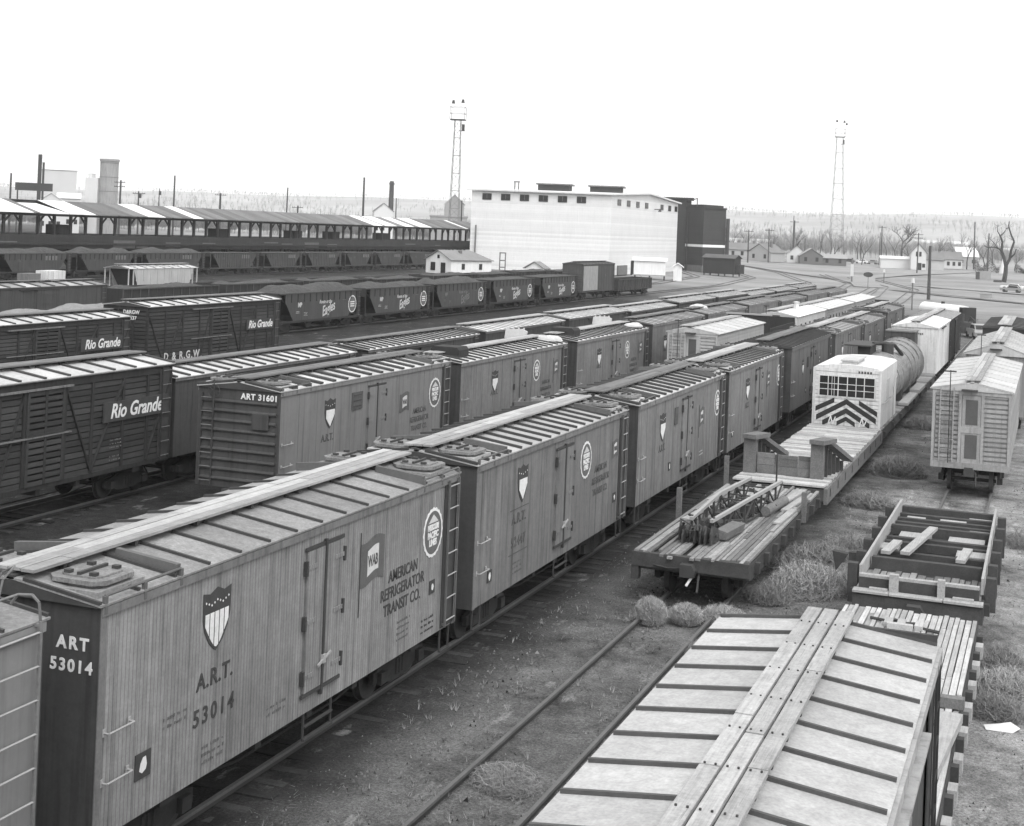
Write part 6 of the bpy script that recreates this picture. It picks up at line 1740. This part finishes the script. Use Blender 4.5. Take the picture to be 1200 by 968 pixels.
def hedge(label, x, y, lx, h, seed, grp=None):
    rnd = random.Random(seed); m = MB(); z = fz(x, y)
    for _ in range(int(lx*260)):
        u = rnd.uniform(-lx/2, lx/2); v = rnd.uniform(-.8,.8); q = rnd.random()**.7*h*(.65+.35*math.sin(u*1.3+seed)+rnd.uniform(-.1,.2)); a = rnd.uniform(0,6.28); s = rnd.uniform(.1,.24)
        c = Vector((u, v, q)); e1 = Vector((math.cos(a), math.sin(a), rnd.uniform(-.6,.6)))*s; e2 = Vector((-math.sin(a), math.cos(a), rnd.uniform(-.6,.9)))*s
        m.add([c-e1, c+e2, c+e1], [(0,1,2)])
    return tag(m.build('hedge', P_HEDGE, None, (x, y, z), (0,0,R(10))), label, 'hedge', grp)
hedge('dark ragged evergreens left of the large bare tree', -18.8, 470, 9, 4.2, 1)
hedge('long low dark hedge right of the large bare tree', -5.5, 478, 12, 2.6, 2)
hedge('dark bush at the left end of the white church', -50.5, 478, 4, 3.2, 3)
rnd = random.Random(77)
for i, (x, y, k_) in enumerate(((-89, 474, 0), (-80.5, 476, 1), (-68, 480, 2), (-60, 490, 3), (-44, 492, 0), (-35, 486, 1), (-27, 500, 2), (-101, 480, 3), (-64, 520, 1), (-49, 525, 2), (-22, 520, 3), (-12, 505, 0), (-3, 500, 1), (-38, 530, 2), (-95, 520, 0), (-80, 530, 1))):
    lab = ('bare yard tree beside the far houses, %s' % ('left of the gabled house', 'behind the small pale house', 'right of the low dark houses', 'over the parked row', 'left of the church', 'just behind the church nave', 'right of the pale fenced house', 'at the left end of the house row', 'behind the light tower foot', 'behind the long low white house', 'behind the ragged evergreens', 'behind the big forked tree', 'over the long low hedge', 'between church and bright gable', 'behind the left houses', 'behind the white door house')[i])
    o = dup(protos[k_], (x, y, GZ(x, y)), lab, rnd.uniform(0, 6.28)); q = rnd.uniform(.6, .95); o.scale = (q, q, q)
# cars
def auto(label, x, y, rz, paint, z=None, group='parked automobiles far away'):
    t = thing('parked_car', label, 'car', (x, y, fz(x, y) if z is None else z), rz, group)
    m = MB()
    m.prism([(-2.2,.35),(-2.25,.7),(-2.1,.95),(-.95,1.0),(2.1,.92),(2.25,.7),(2.2,.35)], 'x', -.85, .85)
    m.prism([(-1.75,.97),(-1.3,1.42),(.35,1.45),(.95,.97)], 'x', -.70, .70); m.build('body', paint, t)
    g = MB(); 
    for s in (-1, 1): g.prism([(-1.5,1.0),(-1.2,1.35),(.3,1.37),(.75,1.0)], 'x', min(s*.70, s*.715), max(s*.70, s*.715))
    g.slab((-.62,.93,1.0),(.62,.93,1.0),(.62,.42,1.41),(-.62,.42,1.41), .02); g.slab((.62,-1.74,1.0),(-.62,-1.74,1.0),(-.62,-1.34,1.38),(.62,-1.34,1.38), .02)
    g.build('window', P_GLASS, t)
    for s in (-1, 1):
        for y_ in (-1.35, 1.35): w_ = MB(); w_.tube((s*.68,y_,.33),(s*.87,y_,.33), .33, 14); w_.build('wheel', P_BLACK, t)
    return t
P_CARW = mat('white car paint', .7, .05, 1, .4); P_CARD = mat('dark car paint', .04, .1, 1, .35); P_CARG = mat('grey car paint', .25, .1, 1, .4)
auto('white car parked in the field at the right picture edge', -8.6, 343, R(80), P_CARW).scale = (1, 1.1, .82)
auto('dark car parked in the field in front of the white one at the right edge', -8.0, 318, R(75), P_CARG)
for i, (x, y, pm, lab) in enumerate(((-70, 500, P_CARW, 'white car right beside the foot of the right light tower'), (-66, 503, P_CARD, 'dark car at the left end of the parked row'), (-62, 505, P_CARW, 'white car second in the parked row beyond the field'), (-58.5, 507, P_CARG, 'grey car in the middle of the parked row'), (-55, 509, P_CARD, 'dark car right of the grey one in the parked row'), (-52, 510, P_CARD, 'dark car at the right end of the parked row near the white house'))):
    auto(lab, x, y, R(75+8*(i % 3)), pm)
auto('grey car partly hidden behind the dark boxcar coupled to the white one', -6.8, 151, R(15), P_CARG)
# white tank trailer across the end of the weedy track
tt = thing('tank_trailer', 'white horizontal cylinder tank trailer parked across the end of the weedy track', 'trailer', (-10.8, 161.3, 0), R(-90+56+0))
tt.rotation_euler = (0, 0, math.atan2(4.2, 6.2) + R(0))
m = MB(); m.tube((0,-4.2,2.0),(0,4.2,2.0), .72, 22); m.build('tank_shell', mat('white tank paint', .78, .05, 1, .5), tt)
m = MB(); m.box(-.5,.5,-4,4,.9,1.2); 
for y in (-2.8, 0, 2.8): m.box(-.6,.6,y-.1,y+.1,1.2,1.5)
m.tube((0,.4,2.7),(0,.4,2.95), .2, 10); m.build('chassis', P_IRON, tt)
for y in (2.4, 3.3):
    for s in (-1, 1): w_ = MB(); w_.tube((s*.55,y,.5),(s*.9,y,.5), .5, 16); w_.build('wheel', P_BLACK, tt)
m = MB(); m.box(-.8,.8,-4.9,-4.25,.3,2.6); m.build('end_cabinet', P_HOPD, tt)
mt_ = thing('machine', 'small dark machine with hoses at the right end of the white tank trailer', 'machine', (-8.2, 152.5, -.1))
m = MB(); m.box(-.7,.7,0,1.6,.3,1.4); m.tube((-.3,.5,1.4),(-.3,.5,2.2), .2, 10); m.path([(.3,.4,1.3),(.5,.2,2.0),(.9,.1,1.6)], .06, 6); m.build('body', P_IRON, mt_)
for s in (-1, 1): w_ = MB(); w_.tube((s*.72,.8,.35),(s*.9,.8,.35), .4, 12); w_.build('wheel', P_BLACK, mt_)
# signals and small posts
def mast(label, x, y, h, top, cat='signal', r=.06):
    t = thing('signal_post', label, cat, (x, y, fz(x, y))); m = MB(); m.tube((0,0,0),(0,0,h), r, 8); m.build('post', P_TRIM if top != 'dark' else P_IRON, t)
    m = MB()
    if top == 'disc': m.prism([(.95*math.cos(a*.5236), .5*math.sin(a*.5236)+h) for a in range(12)], 'y', -.06, .06); m.build('disc', P_INK, t)
    elif top == 'lamp': m.tube((0,0,h),(0,0,h+.7), .28, 8, .2); m.build('lamp', P_FARW, t)
    else: m.box(-.3,.3,-.2,.2,h*.25,h*.75); m.build('case', P_FARW, t)
    return t
mast('pale signal post with a white case where the tracks curve away', -43.1, 335, 5.6, 'case', r=.2)
mast('dark oval track marker on a thin post at the end of the pale work cars', -34.2, 290.5, 2.9, 'disc')
mast('thin post with a white lamp left of the white tank trailer', -18.3, 207.4, 3.8, 'lamp', r=.1)
mast('small pale post in the field right of the track marker', -37, 345, 2.4, 'lamp', r=.12)
fx = thing('field_crate', 'small pale crate in the field right of the dark field pole', 'crate', (-11.0, 268, fz(-11, 268))); m = MB(); m.box(-1,1,-.5,.5,.2,.9); m.box(-1.05,1.05,-.55,.55,.9,1.0); m.build('box', P_FARB, fx)
# field paths
def strip(name, pts, wd, v, seed):
    m = MB(); P = []
    dense = []
    for a, b in zip(pts, pts[1:]):
        n = max(1, int(math.dist(a, b)/8))
        dense += [(a[0]+(b[0]-a[0])*k/n, a[1]+(b[1]-a[1])*k/n) for k in range(n)]
    dense.append(pts[-1]); L_ = []
    for i, (x, y) in enumerate(dense):
        a, b = dense[max(0,i-1)], dense[min(len(dense)-1,i+1)]; d = Vector((b[0]-a[0], b[1]-a[1])).normalized(); nx, ny = d.y*wd/2, -d.x*wd/2
        L_.append(((x-nx, y-ny, GZ(x-nx,y-ny)+.18), (x+nx, y+ny, GZ(x+nx,y+ny)+.18)))
    for p, q in zip(L_, L_[1:]): m.add([p[0], p[1], q[1], q[0]], [(0,1,2,3)])
    tag(m.build(name, mat('track bed %s' % seed, v*.75, .25, .15, .95, speck=.2)), kind='structure')
strip('dirt_road', [(-35, 300), (-42, 345), (-45, 372), (-40, 410), (-22, 470)], 6, .3, 1)
strip('path', [(-30, 290), (-14, 268), (6, 236), (30, 200)], 2.5, .13, 2)
strip('path', [(-30, 330), (-10, 310), (20, 285)], 4, .30, 3)

# ================================================================== the air between: thin winter haze over the whole yard
hz = MB(); hz.box(-5200, 5200, -600, 6500, -1.4, 95)
hm = bpy.data.materials.new('haze'); hm.use_nodes = True; nt = hm.node_tree
nt.nodes.remove(nt.nodes['Principled BSDF'])
pv = nt.nodes.new('ShaderNodeVolumePrincipled'); pv.inputs['Color'].default_value = (1, 1, 1, 1); pv.inputs['Density'].default_value = .00021; pv.inputs['Anisotropy'].default_value = .2
nt.links.new(pv.outputs[0], nt.nodes['Material Output'].inputs['Volume'])
tag(hz.build('haze', hm), kind='stuff')
